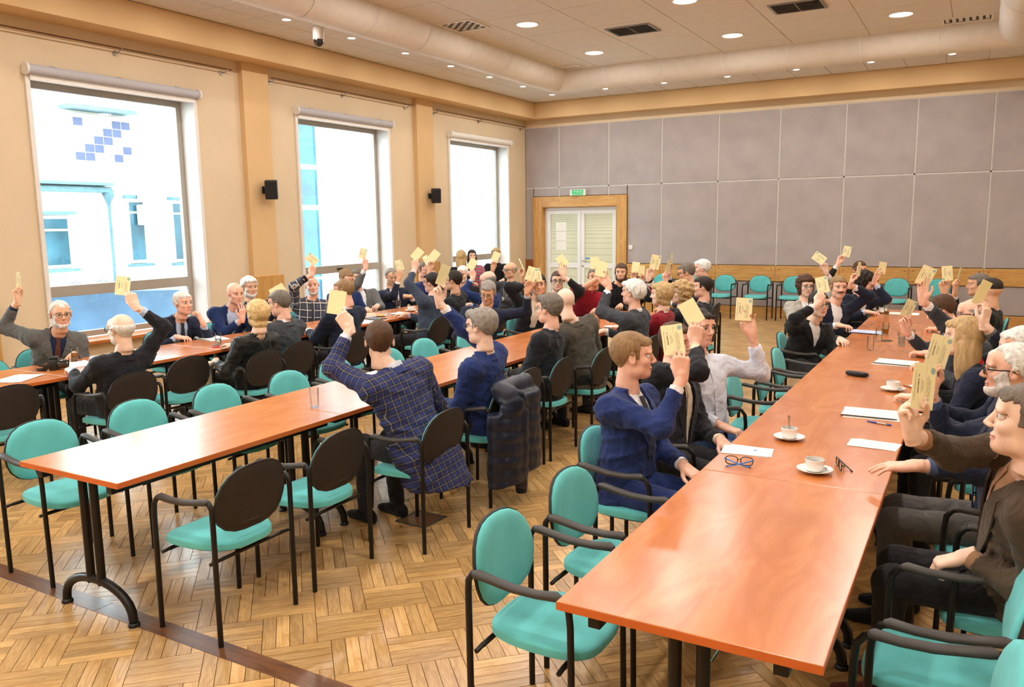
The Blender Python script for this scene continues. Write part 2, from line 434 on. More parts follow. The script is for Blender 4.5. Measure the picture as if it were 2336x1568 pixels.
# ---- ceiling vents
pm('vent_grey', (150, 146, 146), .5, metal=.3, var=.04); pm('vent_dark', (70, 62, 56), .8, var=.2, scale=30)
def vent(x, y, w, d, kind, label):
    t = thing('ceiling_vent', label, 'vent', (x, y, ZC))
    f = MB()
    for (a, b, c_, e) in ((-w/2, w/2, -d/2, -d/2+.03), (-w/2, w/2, d/2-.03, d/2), (-w/2, -w/2+.03, -d/2+.03, d/2-.03), (w/2-.03, w/2, -d/2+.03, d/2-.03)): f.box(a, b, c_, e, -.014, .004)
    f.build('frame', 'vent_grey' if kind == 'louvre' else 'white_paint', t)
    MB().box(-w/2+.02, w/2-.02, -d/2+.02, d/2-.02, -.003, .002).build('backing', 'vent_dark', t)
    if kind == 'louvre':
        n = 9
        for k in range(n):
            yy = -d/2+.04+(d-.08)*k/(n-1)
            MB().box(-w/2+.03, w/2-.03, -.018, .018, -.001, .001, M=Matrix.Translation((0, yy, -.006)) @ Matrix.Rotation(.5, 4, 'X')).build('slat', 'vent_grey', t)
        MB().box(-.006, .006, -d/2+.03, d/2-.03, -.014, 0).build('divider', 'vent_grey', t)
    else:
        for k in range(7):
            for q in range(7):
                if (k+q) % 2: MB().box(-.022, .022, -.022, .022, -.008, -.003, M=Matrix.Translation((-w/2+.07+(w-.14)*k/6, -d/2+.07+(d-.14)*q/6, 0))).build('grille_plate', 'white_paint', t)
vent(2.92, -6.93, .5, .5, 'diffuser', 'square perforated ceiling vent beside the duct nearest the windows')
vent(4.70, -5.50, .62, .5, 'louvre', 'grey louvred ceiling vent left of the other louvred vent')
vent(6.84, -5.54, .62, .5, 'louvre', 'grey louvred ceiling vent nearer the right-hand duct')
vent(8.62, -3.66, .6, .34, 'diffuser', 'square perforated ceiling vent in the right-hand duct corner')
vent(2.84, -3.58, .42, .3, 'diffuser', 'square perforated ceiling vent in the far left duct corner')
# ---- dome camera hanging from the ceiling near the windows
t = thing('dome_camera', 'white dome security camera with black globe hanging below the ceiling', 'camera', (1.31, -7.93, ZC))
MB().lathe([(0, 0), (.075, 0), (.075, -.02), (.07, -.02), (.072, -.16), (.06, -.175), (0, -.175)], 24).build('housing', 'white_paint', t, smooth=35)
MB().ball((0, 0, -.185), (.066, .066, .075), 0).build('globe', pm('dome_black', (14, 14, 16), .08, var=0, coat=1), t, smooth=True)

# ---- windows
def window(k, y0, y1):
    w = room_part(f'window_{k}', (0, (y0+y1)/2, ZB)); hw = (y1-y0)/2; H = ZT-ZB; F = -.23
    mr = 1.105-ZB; fw = .075
    MB().box(-.36, .004, -hw, -hw+.012, 0, H).build('jamb_lining', 'white_paint', w)
    MB().box(-.36, .004, hw-.012, hw, 0, H).build('jamb_lining', 'white_paint', w)
    MB().box(-.36, .004, -hw, hw, H-.012, H).build('head_lining', 'white_paint', w)
    for nm, a, b, z0, z1 in (('frame_stile', -hw+.012, -hw+.012+fw, 0, H-.012), ('frame_stile', hw-.012-fw, hw-.012, 0, H-.012)):
        MB().cbox(F-.06, F, a, b, z0, z1, .004).build(nm, 'frame_alu', w)
    for nm, z0, z1 in (('frame_rail', 0, .07), ('middle_rail', mr-.01, mr+.115), ('frame_rail', H-.012-fw, H-.012)):
        MB().cbox(F-.058, F+.004, -hw+.08, hw-.08, z0, z1, .004).build(nm, 'frame_alu', w)
    MB().box(F-.04, F-.028, -hw+.07, hw-.07, mr+.08, H-.07).build('pane', 'window_glass', w)
    MB().box(F-.04, F-.028, -hw+.07, hw-.07, .05, mr+.02).build('pane', 'window_glass', w)
    MB().cbox(F+.004, F+.03, -.09, .05, mr+.04, mr+.065, .006).build('handle', 'black_plastic', w)
    MB().cbox(-.24, .13, -hw-.06, hw+.06, -.05, -.012, .006).build('window_sill', 'table_laminate', w)
    MB().box(-.5, -.25, -hw-.05, hw+.05, -.05, -.03).build('outer_sill', 'frame_alu', w)
for k, (a, b) in enumerate(WINS):
    window(k+1, a, b)
    pd = bpy.data.lights.new('daylight_portal', 'AREA'); pd.shape = 'RECTANGLE'; pd.size = ZT-ZB; pd.size_y = b-a; pd.cycles.is_portal = True
    po = bpy.data.objects.new('daylight_portal', pd); C.objects.link(po); po.location = (-.38, (a+b)/2, (ZB+ZT)/2); po.rotation_euler = (0, -PI/2, 0)
BN = ['nearest the picture edge', 'of the middle window', 'nearest the far corner', 'beyond the picture edge']
for k, (a, b) in enumerate(WINS):
    t = thing('roller_blind', f'grey roller blind rolled up in its cassette above the window, {BN[k]}', 'blind', (0, (a+b)/2, ZT), 0, 'roller blinds above the windows')
    h = (b-a)/2
    rings = [[(.012+.045*1.0+(.05*math.cos(q))-.0, y, .062+.055*math.sin(q)) for q in [2*PI*i/16 for i in range(16)]] for y in (-h-.035, h+.035)]
    MB().loft(rings).build('cassette', 'grey_blind' if k != 2 else 'white_paint', t, smooth=40)
    MB().box(.005, .05, -h+.0, h-.0, -.045, .02).build('fabric_bar', 'white_paint', t)
    for s in (-1, 1):
        MB().cbox(.0, .03, s*h-.04 if s < 0 else h-.01, -h+.01 if s < 0 else h+.04, -(ZT-ZB)+.0, -.0, .004).build('guide_rail', 'white_paint', t)
        MB().lathe([(0, -.012), (.066, -.012), (.066, .012), (0, .012)], 18, M=Matrix.Translation((.058, s*(h+.045), .062)) @ Matrix.Rotation(PI/2, 4, 'X')).build('end_cap', 'white_paint', t, smooth=30)
    for q in (-.75, 0, .75): MB().box(.0, .06, q*h-.03, q*h+.03, .115, .125).build('clip', 'frame_alu', t)
# ---- curtain rods
for k, (y0, ym, y1) in enumerate(((-11.62, -9.96, -8.31), (-7.60, -6.02, -4.28), (-3.54, -1.95, -.12))):
    lab = ['long bare curtain rod above the window nearest the picture edge', 'bare curtain rod above the middle window', 'bare curtain rod above the window in the far corner'][k]
    t = thing('curtain_rod', lab, 'curtain rod', (0, ym, 3.93), 0, 'bare curtain rods')
    MB().tube([(.09, y0-ym, .02), (.09, y1-ym, .02)], .008, 8).build('rod', 'brass_rod', t, smooth=40)
    for y in (y0+.04, ym, y1-.1):
        b = MB().tube([(.0, y-ym, -.03), (.012, y-ym, -.03)], .03, 14).tube([(.01, y-ym, -.03), (.08, y-ym, -.02), (.09, y-ym+.03, .02)], .007, 8).ball((.09, y-ym+.03, .02), .014)
        b.build('bracket', 'steel', t, smooth=40)
# ---- wall loudspeakers on the pilasters
def speaker(y, label):
    t = thing('wall_speaker', label, 'speaker', (.09, y, 2.38), 0, 'wall loudspeakers')
    M = Matrix.Translation((.15, 0, 0)) @ Matrix.Rotation(math.radians(-48), 4, 'Z') @ Matrix.Rotation(math.radians(8), 4, 'Y')
    MB().cbox(-.075, .075, -.085, .085, -.13, .13, .012, M=M).build('cabinet', 'black_plastic', t, smooth=30)
    MB().cbox(.075, .083, -.075, .075, -.12, .12, .004, M=M).build('grille', pm('speaker_grille', (34, 32, 32), .8, bump=.6, bscale=900), t)
    MB().cbox(0, .02, -.035, .035, -.05, .05, .004).tube([(.01, 0, 0), (.1, 0, 0)], .014, 8).build('bracket', 'black_plastic', t)
speaker(-7.86, 'black wall loudspeaker on the pilaster between the two nearest windows')
speaker(-3.84, 'black wall loudspeaker on the pilaster beside the far corner window')
# ---- door in the back wall
door = room_part('door_1', (1.32, 0, 0))
df = MB()
for x0, x1, z0, z1 in ((-1.12, -.895, 0, 2.425), (.9, 1.12, 0, 2.425)): MB().cbox(x0, x1, -.03, .07, z0, z1, .005).build('door_casing', 'oak_v', door)
MB().cbox(-.895, .9, -.03, .07, 2.2, 2.425, .005).build('door_casing', 'oak', door)
for x0, x1 in ((-.91, -.885), (.885, .91)): MB().box(x0, x1, 0, .3, 0, 2.2).build('door_lining', 'oak_v', door)
MB().box(-.89, .89, 0, .3, 2.19, 2.21).build('door_lining', 'oak', door)
pm('door_white', (240, 240, 240), .4, var=.01)
pm('frosted', (222, 224, 196), .3, var=.04, scale=1.5, trans=.0)
pm('line_grey', (150, 152, 130), .5, var=0)
Y0 = .14
for nm, a, b in (('head', -.885, .885),): MB().cbox(a, b, Y0-.02, Y0+.05, 2.13, 2.19, .004).build('door_frame', 'door_white', door)
for a, b in ((-.885, -.835), (.835, .885)): MB().cbox(a, b, Y0-.02, Y0+.05, 0, 2.13, .004).build('door_frame', 'door_white', door)
def leaf(x0, x1, papers, hx):
    lf = MB()
    for a, b, c_, d in ((x0, x0+.085, .02, 2.125), (x1-.085, x1, .02, 2.125)): lf.cbox(a, b, Y0-.035, Y0+.02, c_, d, .005)
    for c_, d in ((.02, .16), (.86, .97), (2.04, 2.125)): lf.cbox(x0+.08, x1-.08, Y0-.035, Y0+.02, c_, d, .005)
    L = lf.build('door_leaf', 'door_white', door)
    for c_, d in ((.97, 2.04), (.16, .86)): MB().box(x0+.08, x1-.08, Y0-.012, Y0-.004, c_, d).build('pane', 'frosted', L)
    z = .99; st = .16
    while z < 2.03:
        MB().box(x0+.085, x1-.085, Y0-.0135, Y0-.012, z, z+.006).build('stripe', 'line_grey', L); z += st; st = max(.04, st*.86)
    for z in (.3, .48, .66): MB().box(x0+.085, x1-.085, Y0-.0135, Y0-.012, z, z+.006).build('stripe', 'line_grey', L)
    return L
L1 = leaf(-.83, -.003, True, 0); L2 = leaf(.003, .83, False, 0)
for z in (1.35, 1.56, 1.77): MB().box(-.62, -.36, Y0-.016, Y0-.0138, z-.1, z+.095).build('notice_sheet', pm('paper_white', (246, 246, 240), .7, var=.01), L1)
MB().box(.1, .2, Y0-.016, Y0-.0138, 1.06, 1.085).build('sticker', pm('blue_sticker', (40, 140, 220), .5), L2)
MB().tube([(.045, Y0-.03, 1.02), (.045, Y0-.075, 1.02), (.16, Y0-.075, 1.02)], .011, 8).lathe([(0, 0), (.022, 0), (.022, .01), (0, .01)], 12, M=Matrix.Translation((.045, Y0-.035, .9)) @ Matrix.Rotation(PI/2, 4, 'X')).build('handle', 'steel', L2, smooth=40)
MB().box(-.9, .9, .31, .33, 0, 2.3).build('corridor_screen', pm('corridor', (210, 206, 178), .8), door)
# ---- exit sign and switch
t = thing('exit_sign', 'green and white emergency exit sign above the door', 'sign', (1.32, 0, 2.495))
MB().cbox(-.185, .185, -.07, .006, -.065, .065, .008).build('housing', 'white_paint', t)
MB().box(-.13, .14, -.073, -.07, -.058, .058).build('sign_face', pm('exit_green', (22, 170, 98), .4, var=.02, emit=(20, 170, 95), estr=.35), t)
def text(name, s, size, mat, parent, loc, rot=(0, 0, 0), align='CENTER', ext=0.0008, sx=1.0):
    cu = bpy.data.curves.new(name, 'FONT'); cu.body = s; cu.size = size; cu.align_x = align; cu.align_y = 'CENTER'; cu.extrude = ext; cu.resolution_u = 2
    ob = bpy.data.objects.new(name, cu); C.objects.link(ob)
    dg = bpy.context.evaluated_depsgraph_get(); me = bpy.data.meshes.new_from_object(ob.evaluated_get(dg)); bpy.data.objects.remove(ob)
    me.materials.clear(); me.materials.append(MATS[mat]); o = link(name, me, parent, loc, rot); o.scale = (sx, 1, 1); return o
text('lettering', 'WYJŚCIE', .055, 'paper_white', t, (.005, -.0735, .018), (PI/2, 0, 0))
text('lettering', 'EWAKUACYJNE', .036, 'paper_white', t, (.005, -.0735, -.034), (PI/2, 0, 0))
t = thing('light_switch', 'small white light switch on the grey panel right of the door', 'switch', (2.53, 0, 1.32))
MB().cbox(-.045, .045, -.012, .01, -.045, .045, .004).build('plate', 'white_paint', t)
MB().cbox(-.028, .028, -.018, -.01, -.028, .028, .003).build('rocker', 'white_paint', t)

# ================================================================== outside the windows
pm('render_white', (238, 240, 240), .9, var=.02); pm('ext_glass', (40, 78, 92), .15, var=.25, scale=2.0, spec=.8); pm('ext_glass2', (30, 104, 138), .12, var=.3, scale=1.2, spec=.8)
pm('zinc', (84, 112, 120), .5, metal=.4, var=.1); pm('bitumen', (66, 90, 116), .8, var=.12, scale=4); pm('ext_dark', (58, 64, 92), .5)
house = thing('neighbouring_building', 'white rendered building with gutter and windows seen through the nearest window', 'building', (-7.3, -6, -3.5))
hx, hy, hz = -7.3, -6, -3.5
def hp(name, x0, x1, y0, y1, z0, z1, m, c=.0, par=None):
    b = MB(); (b.cbox(x0-hx, x1-hx, y0-hy, y1-hy, z0-hz, z1-hz, c) if c else b.box(x0-hx, x1-hx, y0-hy, y1-hy, z0-hz, z1-hz)); return b.build(name, m, par or house)
hp('wall', -7.3, -7.0, -14, -.6, -3.5, 5.6, 'render_white')
hp('annex_wall', -7.0, -6.96, -14, -5.46, -3.5, 2.6, 'render_white')
for (y0, y1, z0, z1) in ((-6.98, -6.43, 1.16, 2.07), (-5.03, -4.70, 1.18, 2.42), (-3.93, -3.55, 1.15, 2.40)):
    w = hp('window', -6.97, -6.93, y0-.06, y1+.06, z0-.06, z1+.06, 'white_paint'); hp('pane', -6.93, -6.925, y0, y1, z0, z1, 'ext_glass', 0, w)
    hp('transom', -6.925, -6.915, y0, y1, z1-.24, z1-.2, 'white_paint', 0, w)
    hp('lintel', -6.96, -6.88, y0-.12, y1+.18, z1+.08, z1+.15, 'zinc'); hp('ledge', -6.96, -6.84, y0-.12, y1+.14, z0-.14, z0-.08, 'zinc')
w = hp('bay_window', -6.98, -6.9, -6.2, -4.84, 3.18, 4.16, 'white_paint')
for i in range(6):
    for j in range(5):
        y = -6.14+i*.212; z = 3.24+j*.17
        hp('pane', -6.9, -6.895, y, y+.2, z, z+.16, ['white_paint', 'ext_dark', 'ext_glass2'][((i*7+j*5) % 4 == 0)+((i*3+j*4) % 7 == 3)], 0, w)
hp('canopy', -7.0, -6.6, -6.34, -4.9, 4.22, 4.30, 'zinc')
hp('gutter', -6.96, -6.8, -14, -5.46, 2.6, 2.72, 'zinc', .02); hp('roof_edge', -7.0, -6.7, -14, -5.5, 2.74, 2.8, 'zinc')
MB().tube([(.4, .5, 6.15), (.4, .5, 6.05), (.35, .52, 5.9), (.33, .53, 5.8), (.33, .53, 0)], [.11, .11, .05, .04, .04], 10).build('downpipe', 'zinc', house, smooth=40)
for k, (y0, y1, z0, z1) in enumerate(((-4.86, -4.4, 2.46, 2.76), (-4.9, -4.4, 1.93, 2.36))):
    a = thing('air_conditioner', ['upper', 'lower'][k]+' white air conditioner box on the building outside', 'air conditioner', (-6.7, (y0+y1)/2, z0)); d = (y1-y0)/2
    MB().cbox(-.17, .12, -d, d, 0, z1-z0, .02).build('casing', 'render_white', a); MB().lathe([(0, 0), (.13, 0), (.14, .01), (.1, .012), (0, .012)], 18, M=Matrix.Translation((.12, -.05, .16)) @ Matrix.Rotation(PI/2, 4, 'Y')).build('fan_guard', 'white_paint', a)
    for z in (.12, .18): MB().box(.12, .124, -.02, .03, z, z+.025).build('badge', 'blue_sticker', a)
for k, (y0, y1) in enumerate(((-6.85, -6.35), (-6.27, -5.75))):
    a = thing('condenser_unit', ['left', 'right'][k]+'-hand white condenser unit standing low against the building outside', 'air conditioner', (-6.75, (y0+y1)/2, .35)); d = (y1-y0)/2
    MB().cbox(-.2, .1, -d, d, 0, .55, .02).build('casing', 'render_white', a)
    for r in (.17, .13, .09, .05): MB().lathe([(r, 0), (r+.012, 0), (r+.012, .012), (r, .012), (r, 0)], 22, M=Matrix.Translation((.1, .04, .3)) @ Matrix.Rotation(PI/2, 4, 'Y')).build('fan_ring', 'ext_dark', a)
    MB().box(-.1, .1, -.03, .03, -3.85, 0).build('bracket', 'zinc', a)
wing = thing('glazed_wing', 'white building wing with tall blue glazing seen through the middle window', 'building', (-5.3, 2, -3.5))
hx, hy, hz = -5.3, 2, -3.5; house = wing
hp('wall', -5.3, -5.0, -1.12, 9, -3.5, 8, 'render_white'); hp('wall', -5.3, -5.15, -4.2, -1.12, -3.5, 8, 'render_white')
for z0, z1 in ((-3.0, .55), (.62, 2.24), (2.36, 3.2), (3.32, 4.6), (4.7, 6.6)):
    for y0, y1 in ((-1.86, -1.17), (-2.56, -1.92), (-3.26, -2.62)): hp('pane', -5.15, -5.12, y0, y1, z0, z1, 'ext_glass2')
tr = MB(); tr.add([(x, y, z) for x in (-1.6, -2.6) for (y, z) in ((-13, -3.4), (-13, 1.2), (-8.05, .93), (-7.2, .62), (-5.5, -.1), (-5.5, -3.4))], [(5, 4, 3, 2, 1, 0), (6, 7, 8, 9, 10, 11)]+[(i, (i+1) % 6, (i+1) % 6+6, i+6) for i in range(6)])
tag(tr.build('sloping_roof', 'bitumen'), 'blue-grey sloping roof close outside the nearest window', 'roof')
struct(MB().box(-60, -.36, -60, 60, -3.7, -3.5).build('ground', pm('paving', (170, 170, 168), .9, var=.1)))
# ================================================================== tables
pm('black_metal', (30, 27, 25), .38, metal=.35, var=.06); pm('chrome', (205, 205, 205), .15, metal=1, var=.02)
pm('edge_band', (206, 104, 46), .35, var=.04, scale=4)
def make_table(label, group):
    L, Wd, H = 1.484, .76, .75
    t = thing('folding_table', label, 'table', (0, 0, 0), 0, group)
    top = MB().cbox(-Wd/2, Wd/2, -L/2, L/2, H-.028, H, .0025).build('tabletop', 'table_laminate', t)
    b = MB()
    for y in (-1, 1): b.box(-Wd/2-.0006, Wd/2+.0006, y*L/2-.0006, y*L/2+.0006, H-.0255, H-.0025)
    for x in (-1, 1): b.box(x*Wd/2-.0006, x*Wd/2+.0006, -L/2, L/2, H-.0255, H-.0025)
    b.build('edge_band', 'edge_band', top)
    for x in (-1, 1): MB().cbox(x*.27-.02, x*.27+.02, -L/2+.03, L/2-.03, H-.075, H-.028, .003).build('side_rail', 'black_metal', t)
    for s in (-1, 1):
        y = s*(L/2-.1)
        f = MB().box(-.27, .27, y-.02, y+.02, H-.06, H-.03)
        lg = f.build('crossbar', 'black_metal', t)
        for x in (-.042, .042): MB().tube([(x, y, H-.05), (x, y, .16)], .021, 10).build('post', 'black_metal', t, smooth=40)
        arc = [(.265*math.cos(a), y, .025+.155*math.sin(a)**.85 if math.sin(a) > 0 else .025) for a in [PI*k/14 for k in range(15)]]
        ft = MB().tube(arc, .022, 10).build('foot_arch', 'black_metal', t, smooth=40)
        for x in (-.265, .265): MB().lathe([(0, 0), (.028, 0), (.028, .012), (.022, .02), (0, .02)], 12, c=(x, y, 0)).build('foot_cap', 'black_plastic', ft)
        MB().tube([(.1, y-s*.02, H-.05), (.08, y-s*.06, H-.1), (.05, y-s*.07, H-.16), (.035, y-s*.08, H-.165)], .005, 6).build('release_lever', 'chrome', t, smooth=40)
    return t
ROWS = [('right', 8.275, -14.22, 6), ('middle', 5.285, -14.13, 5), ('window', 2.52, -14.13, 5)]
first = None
for nm, x, y, n in ROWS:
    for k in range(n):
        lab = f'orange-brown folding table in the {nm} row, {ORD[k]} from the front end' if nm != 'window' else f'orange-brown folding table in the row along the windows, {ORD[k]} from the front end'
        p = (x, y+1.487*(k+.5), 0)
        if first is None: first = make_table(lab, 'folding conference tables'); first.location = p
        else: dup(first, p, 0, lab, 'folding conference tables')
dup(first, (10.05, -1.75, 0), 0, 'orange-brown folding table standing apart by the panelled wall', 'folding conference tables')
# ================================================================== chairs
pm('teal_fabric', (96, 190, 190), .95, var=.04, scale=14, bump=.35, bscale=700, sheen=.15)
pm('chair_shell', (42, 35, 31), .62, var=.06, bump=.25, bscale=500)
pm('arm_pad', (62, 58, 56), .5, var=.05)
def pillow_mesh(outline, front, y_of, thick, rim, rings=5):
    """closed cushion over an outline of (x, z) points"""
    n = len(outline); cx = sum(p[0] for p in outline)/n; cz = sum(p[1] for p in outline)/n; b = MB()
    ts = [1-.0*(k) for k in range(1)]
    R = []
    for t, d in ((.0001, thick), (.45, thick*.97), (.75, thick*.88), (.92, thick*.66), (.985, thick*.3), (1.0, 0), (1.0, -rim)):
        R.append([(cx+(x-cx)*t, y_of(cx+(x-cx)*t, cz+(z-cz)*t)+front*d, cz+(z-cz)*t) for x, z in outline])
    b.loft(R, 0, True); return b
def make_chair(label, group):
    t = thing('stacking_chair', label, 'chair', (0, 0, 0), 0, group)
    r = .0125
    for s in (-1, 1):
        x = s*.235
        fr = MB().tube([(x, .2, .0), (x, .192, .56), (x, .186, .615), (x, .165, .643), (x, .13, .652)], r, 8).build('front_leg', 'black_metal', t, smooth=50)
        MB().tube([(x, -.198, .0), (x, -.2, .60), (x, -.198, .645), (x, -.18, .672), (x, -.15, .674)], r, 8).build('rear_leg', 'black_metal', t, smooth=50)
        ap = [(x, .155, .650), (x, .14, .655), (x, .07, .648), (x, -.02, .65), (x, -.10, .662), (x, -.16, .672), (x, -.178, .672)]
        MB().tube(ap, [(.012, .015), (.016, .022), (.014, .02), (.014, .022), (.014, .022), (.016, .022), (.012, .015)], 10, up=(0, 0, 1)).build('armrest', 'arm_pad', t, smooth=50)
        [MB().tube([(x*1.02, y_, .385), (x*.8, y_, .39)], .009, 6).build('seat_stub', 'black_metal', t, smooth=50) for y_ in (.15, -.17)]
    [MB().tube([(-.2, y_, .388), (.2, y_, .388)], .010, 6).build('seat_frame', 'black_metal', t, smooth=50) for y_ in (.15, -.17)]
    # seat
    out = []
    for k in range(36):
        a = 2*PI*k/36; c_, s_ = math.cos(a), math.sin(a)
        e = .62; X = .212*math.copysign(abs(c_)**e, c_); Y = .215*math.copysign(abs(s_)**e, s_)
        X *= 1+.06*(Y/.215)-.10*max(0, -Y/.215)
        out.append((X, Y+.02))
    sb = pillow_mesh(out, 1, lambda x, y: .435-.25*max(0, y-.12)**2*3+.22*x*x*(1 if y > -.1 else 1), .022, .024)
    sb.v = [(x, z, y) for (x, y, z) in sb.v]; sb.f = [f[::-1] for f in sb.f]
    seat = sb.build('seat_cushion', 'teal_fabric', t, smooth=60, weld=.0004)
    sh = pillow_mesh([(x*.96, y*.96+.001) for x, y in out], -1, lambda x, y: .412+.18*x*x-.25*max(0, y-.12)**2*3, .018, -.004)
    sh.v = [(x, z, y) for (x, y, z) in sh.v]; sh.build('seat_shell', 'chair_shell', t, smooth=60, weld=.0004)
    # backrest
    half = [(0, .495), (.05, .494), (.10, .50), (.15, .52), (.185, .555), (.203, .60), (.206, .64), (.198, .69), (.178, .735), (.145, .77), (.1, .793), (.05, .803)]
    out = half+[(0, .806)]+[(-x, z) for x, z in half[::-1][:-1]]
    yb = lambda x, z: -.178-.16*(z-.5)+.55*x*x
    MB_ = pillow_mesh(out, 1, yb, .024, .004); MB_.f = [f[::-1] for f in MB_.f]; MB_.build('back_cushion', 'teal_fabric', t, smooth=60, weld=.0004)
    o2 = [(x*1.025, .65+(z-.65)*1.02) for x, z in out]
    bs = pillow_mesh(o2, -1, lambda x, z: yb(x, z)-.004, .016, -.012).build('back_shell', 'chair_shell', t, smooth=60, weld=.0004)
    gr = [(x, yb(x, z)-.0185+.004*abs(x)/.19, z) for x, z in [(-.185, .60), (-.13, .553), (-.07, .533), (0, .528), (.07, .533), (.13, .553), (.185, .60)]]
    MB().tube(gr, .0016, 5).build('back_groove', 'arm_pad', bs)
    return t
CHAIR = None
def chair(bx, y, face, label, group, dr=0.0):
    """bx = position of the back top; face = '+x', '-x', '-y'"""
    global CHAIR
    rz = {'+x': -PI/2, '-x': PI/2, '-y': PI, '+y': 0}[face]+dr
    off = Vector((0, -.225, 0)); off.rotate(Matrix.Rotation(rz, 3, 'Z'))
    loc = (bx-off.x, y-off.y, 0)
    if CHAIR is None: CHAIR = make_chair(label, group); CHAIR.location = loc; CHAIR.rotation_euler = (0, 0, rz); return CHAIR
    return dup(CHAIR, loc, rz, label, group)
random.seed(11)
G = ['chairs on the window side of the middle table', 'chairs on the aisle side of the middle table', 'chairs on the aisle side of the window tables', 'chairs along the windows', 'chairs on the left of the right-hand table', 'chairs on the right of the right-hand table', 'chairs against the panelled wall']
def row(lst, bx, face, group, phrase, jit=.02):
    for k, e in enumerate(lst):
        y = e[0]; b = e[1] if len(e) > 1 and e[1] else bx; dr = e[2] if len(e) > 2 else random.uniform(-.04, .04)
        chair(b, y, face, f'empty teal armchair {phrase}, {ORD[k]} from the front', group, dr)
row([(-13.73, 4.37), (-13.13, 4.38), (-12.55,), (-11.95, 4.5), (-11.35,), (-10.75, 4.5), (-10.12,), (-9.5, 4.5)], 4.42, '+x', G[0], 'on the window side of the middle table')
row([(-13.73, 6.10), (-13.11, 6.08), (-11.06, 6.1)], 6.08, '-x', G[1], 'on the aisle side of the middle table')
row([(-13.2, 3.14), (-11.79, 3.25)], 3.4, '-x', G[2], 'on the aisle side of the window tables')
row([(-12.66, 1.74)], 1.5, '+x', G[3], 'along the windows')
row([(-13.79,), (-13.18,), (-10.56, 7.44), (-9.96, 7.5), (-9.36, 7.5)], 7.425, '+x', G[4], 'on the left of the right-hand table')
row([(-14.02, 9.1), (-13.47, 9.14)], 9.2, '-x', G[5], 'on the right of the right-hand table')
for k, x in enumerate((3.42, 4.03, 4.68, 5.35, 5.98, 7.72, 8.35)):
    chair(x, -.42, '-y', f'teal and black armchair against the panelled wall, {ORD[k]} from the door', G[6], random.uniform(-.05, .05))
# ================================================================== people: modelled as smooth-blended implicit shapes turned into quads
def snets(F, lo, h):
    F = F.copy(); e_ = abs(h)*.5
    for ax in range(3):                                 # close the shape at the borders of the grid
        for k in (0, -1):
            sl = [slice(None)]*3; sl[ax] = k; F[tuple(sl)] = np.maximum(F[tuple(sl)], e_)
    for _ in range(6):                                  # fill ambiguous diagonals so that the surface stays manifold
        ch = 0
        for u, v in ((0, 1), (1, 2), (0, 2)):
            def cut(a, b):
                sl = [slice(None)]*3; sl[u] = slice(a, F.shape[u]-1+a); sl[v] = slice(b, F.shape[v]-1+b); return F[tuple(sl)]
            c = [cut(a, b) for a, b in ((0, 0), (1, 1), (0, 1), (1, 0))]; s4 = [x < 0 for x in c]
            for i, j, k, l in ((0, 1, 2, 3), (2, 3, 0, 1)):
                m = s4[i] & s4[j] & ~s4[k] & ~s4[l]; n_ = int(m.sum()); ch += n_
                if n_: c[k][m] = -1e-5
        if not ch: break
    s = F < 0
    n = [d-1 for d in F.shape]
    tot = np.zeros(n, np.int8)
    for a in (0, 1):
        for b in (0, 1):
            for c in (0, 1): tot += s[a:n[0]+a, b:n[1]+b, c:n[2]+c]
    act = (tot > 0) & (tot < 8); idx = np.full(n, -1, np.int64); ai = np.argwhere(act); idx[act] = np.arange(len(ai))
    pos = np.zeros((len(ai), 3)); cnt = np.zeros(len(ai))
    E8 = [(a, b, c) for a in (0, 1) for b in (0, 1) for c in (0, 1)]
    for p in E8:
        for ax in range(3):
            if p[ax]: continue
            q = list(p); q[ax] = 1; p_, q_ = np.array(p), np.array(q)
            fa = F[tuple((ai+p_).T)]; fb = F[tuple((ai+q_).T)]; m = (fa < 0) != (fb < 0)
            t = fa[m]/(fa[m]-fb[m]); pos[m] += p_+(q_-p_)*t[:, None]; cnt[m] += 1
    V = np.asarray(lo)+(ai+pos/cnt[:, None])*h
    Q = []
    for ax in range(3):
        u, v = (ax+1) % 3, (ax+2) % 3
        sl0 = [slice(None)]*3; sl1 = [slice(None)]*3; sl0[ax] = slice(0, -1); sl1[ax] = slice(1, None)
        e = np.argwhere(s[tuple(sl0)] != s[tuple(sl1)])
        ok = (e[:, u] > 0) & (e[:, v] > 0) & (e[:, u] < n[u]) & (e[:, v] < n[v]); e = e[ok]
        ins = s[tuple(e.T)]
        cs = []
        for du, dv in ((-1, -1), (0, -1), (0, 0), (-1, 0)):
            c = e.copy(); c[:, u] += du; c[:, v] += dv; cs.append(idx[tuple(c.T)])
        q = np.stack(cs, 1); q[~ins] = q[~ins][:, ::-1]; Q.append(q)
    return V, np.concatenate(Q)
def relax(V, Q, it=2, lam=.5):
    E = np.concatenate([Q[:, [0, 1]], Q[:, [1, 2]], Q[:, [2, 3]], Q[:, [3, 0]]])
    deg = np.bincount(E.ravel(), minlength=len(V)).astype(float)
    for _ in range(it):
        S = np.zeros_like(V)
        for k in range(3): S[:, k] = np.bincount(E[:, 0], V[E[:, 1], k], len(V))+np.bincount(E[:, 1], V[E[:, 0], k], len(V))
        V = V+lam*(S/deg[:, None]-V)
    return V
def normals(V, Q):
    a = np.cross(V[Q[:, 2]]-V[Q[:, 0]], V[Q[:, 3]]-V[Q[:, 1]]); N = np.zeros_like(V)
    for k in range(4):
        for c in range(3): N[:, c] += np.bincount(Q[:, k], a[:, c], len(V))
    return N/np.maximum(np.linalg.norm(N, axis=1), 1e-12)[:, None]
def cap(P, a, b, ra, rb):
    a = np.asarray(a, float); ab = np.asarray(b, float)-a; t = np.clip(((P-a) @ ab)/max(ab @ ab, 1e-9), 0, 1)
    return np.linalg.norm(P-a-t[:, None]*ab, axis=1)-(ra+(rb-ra)*t)
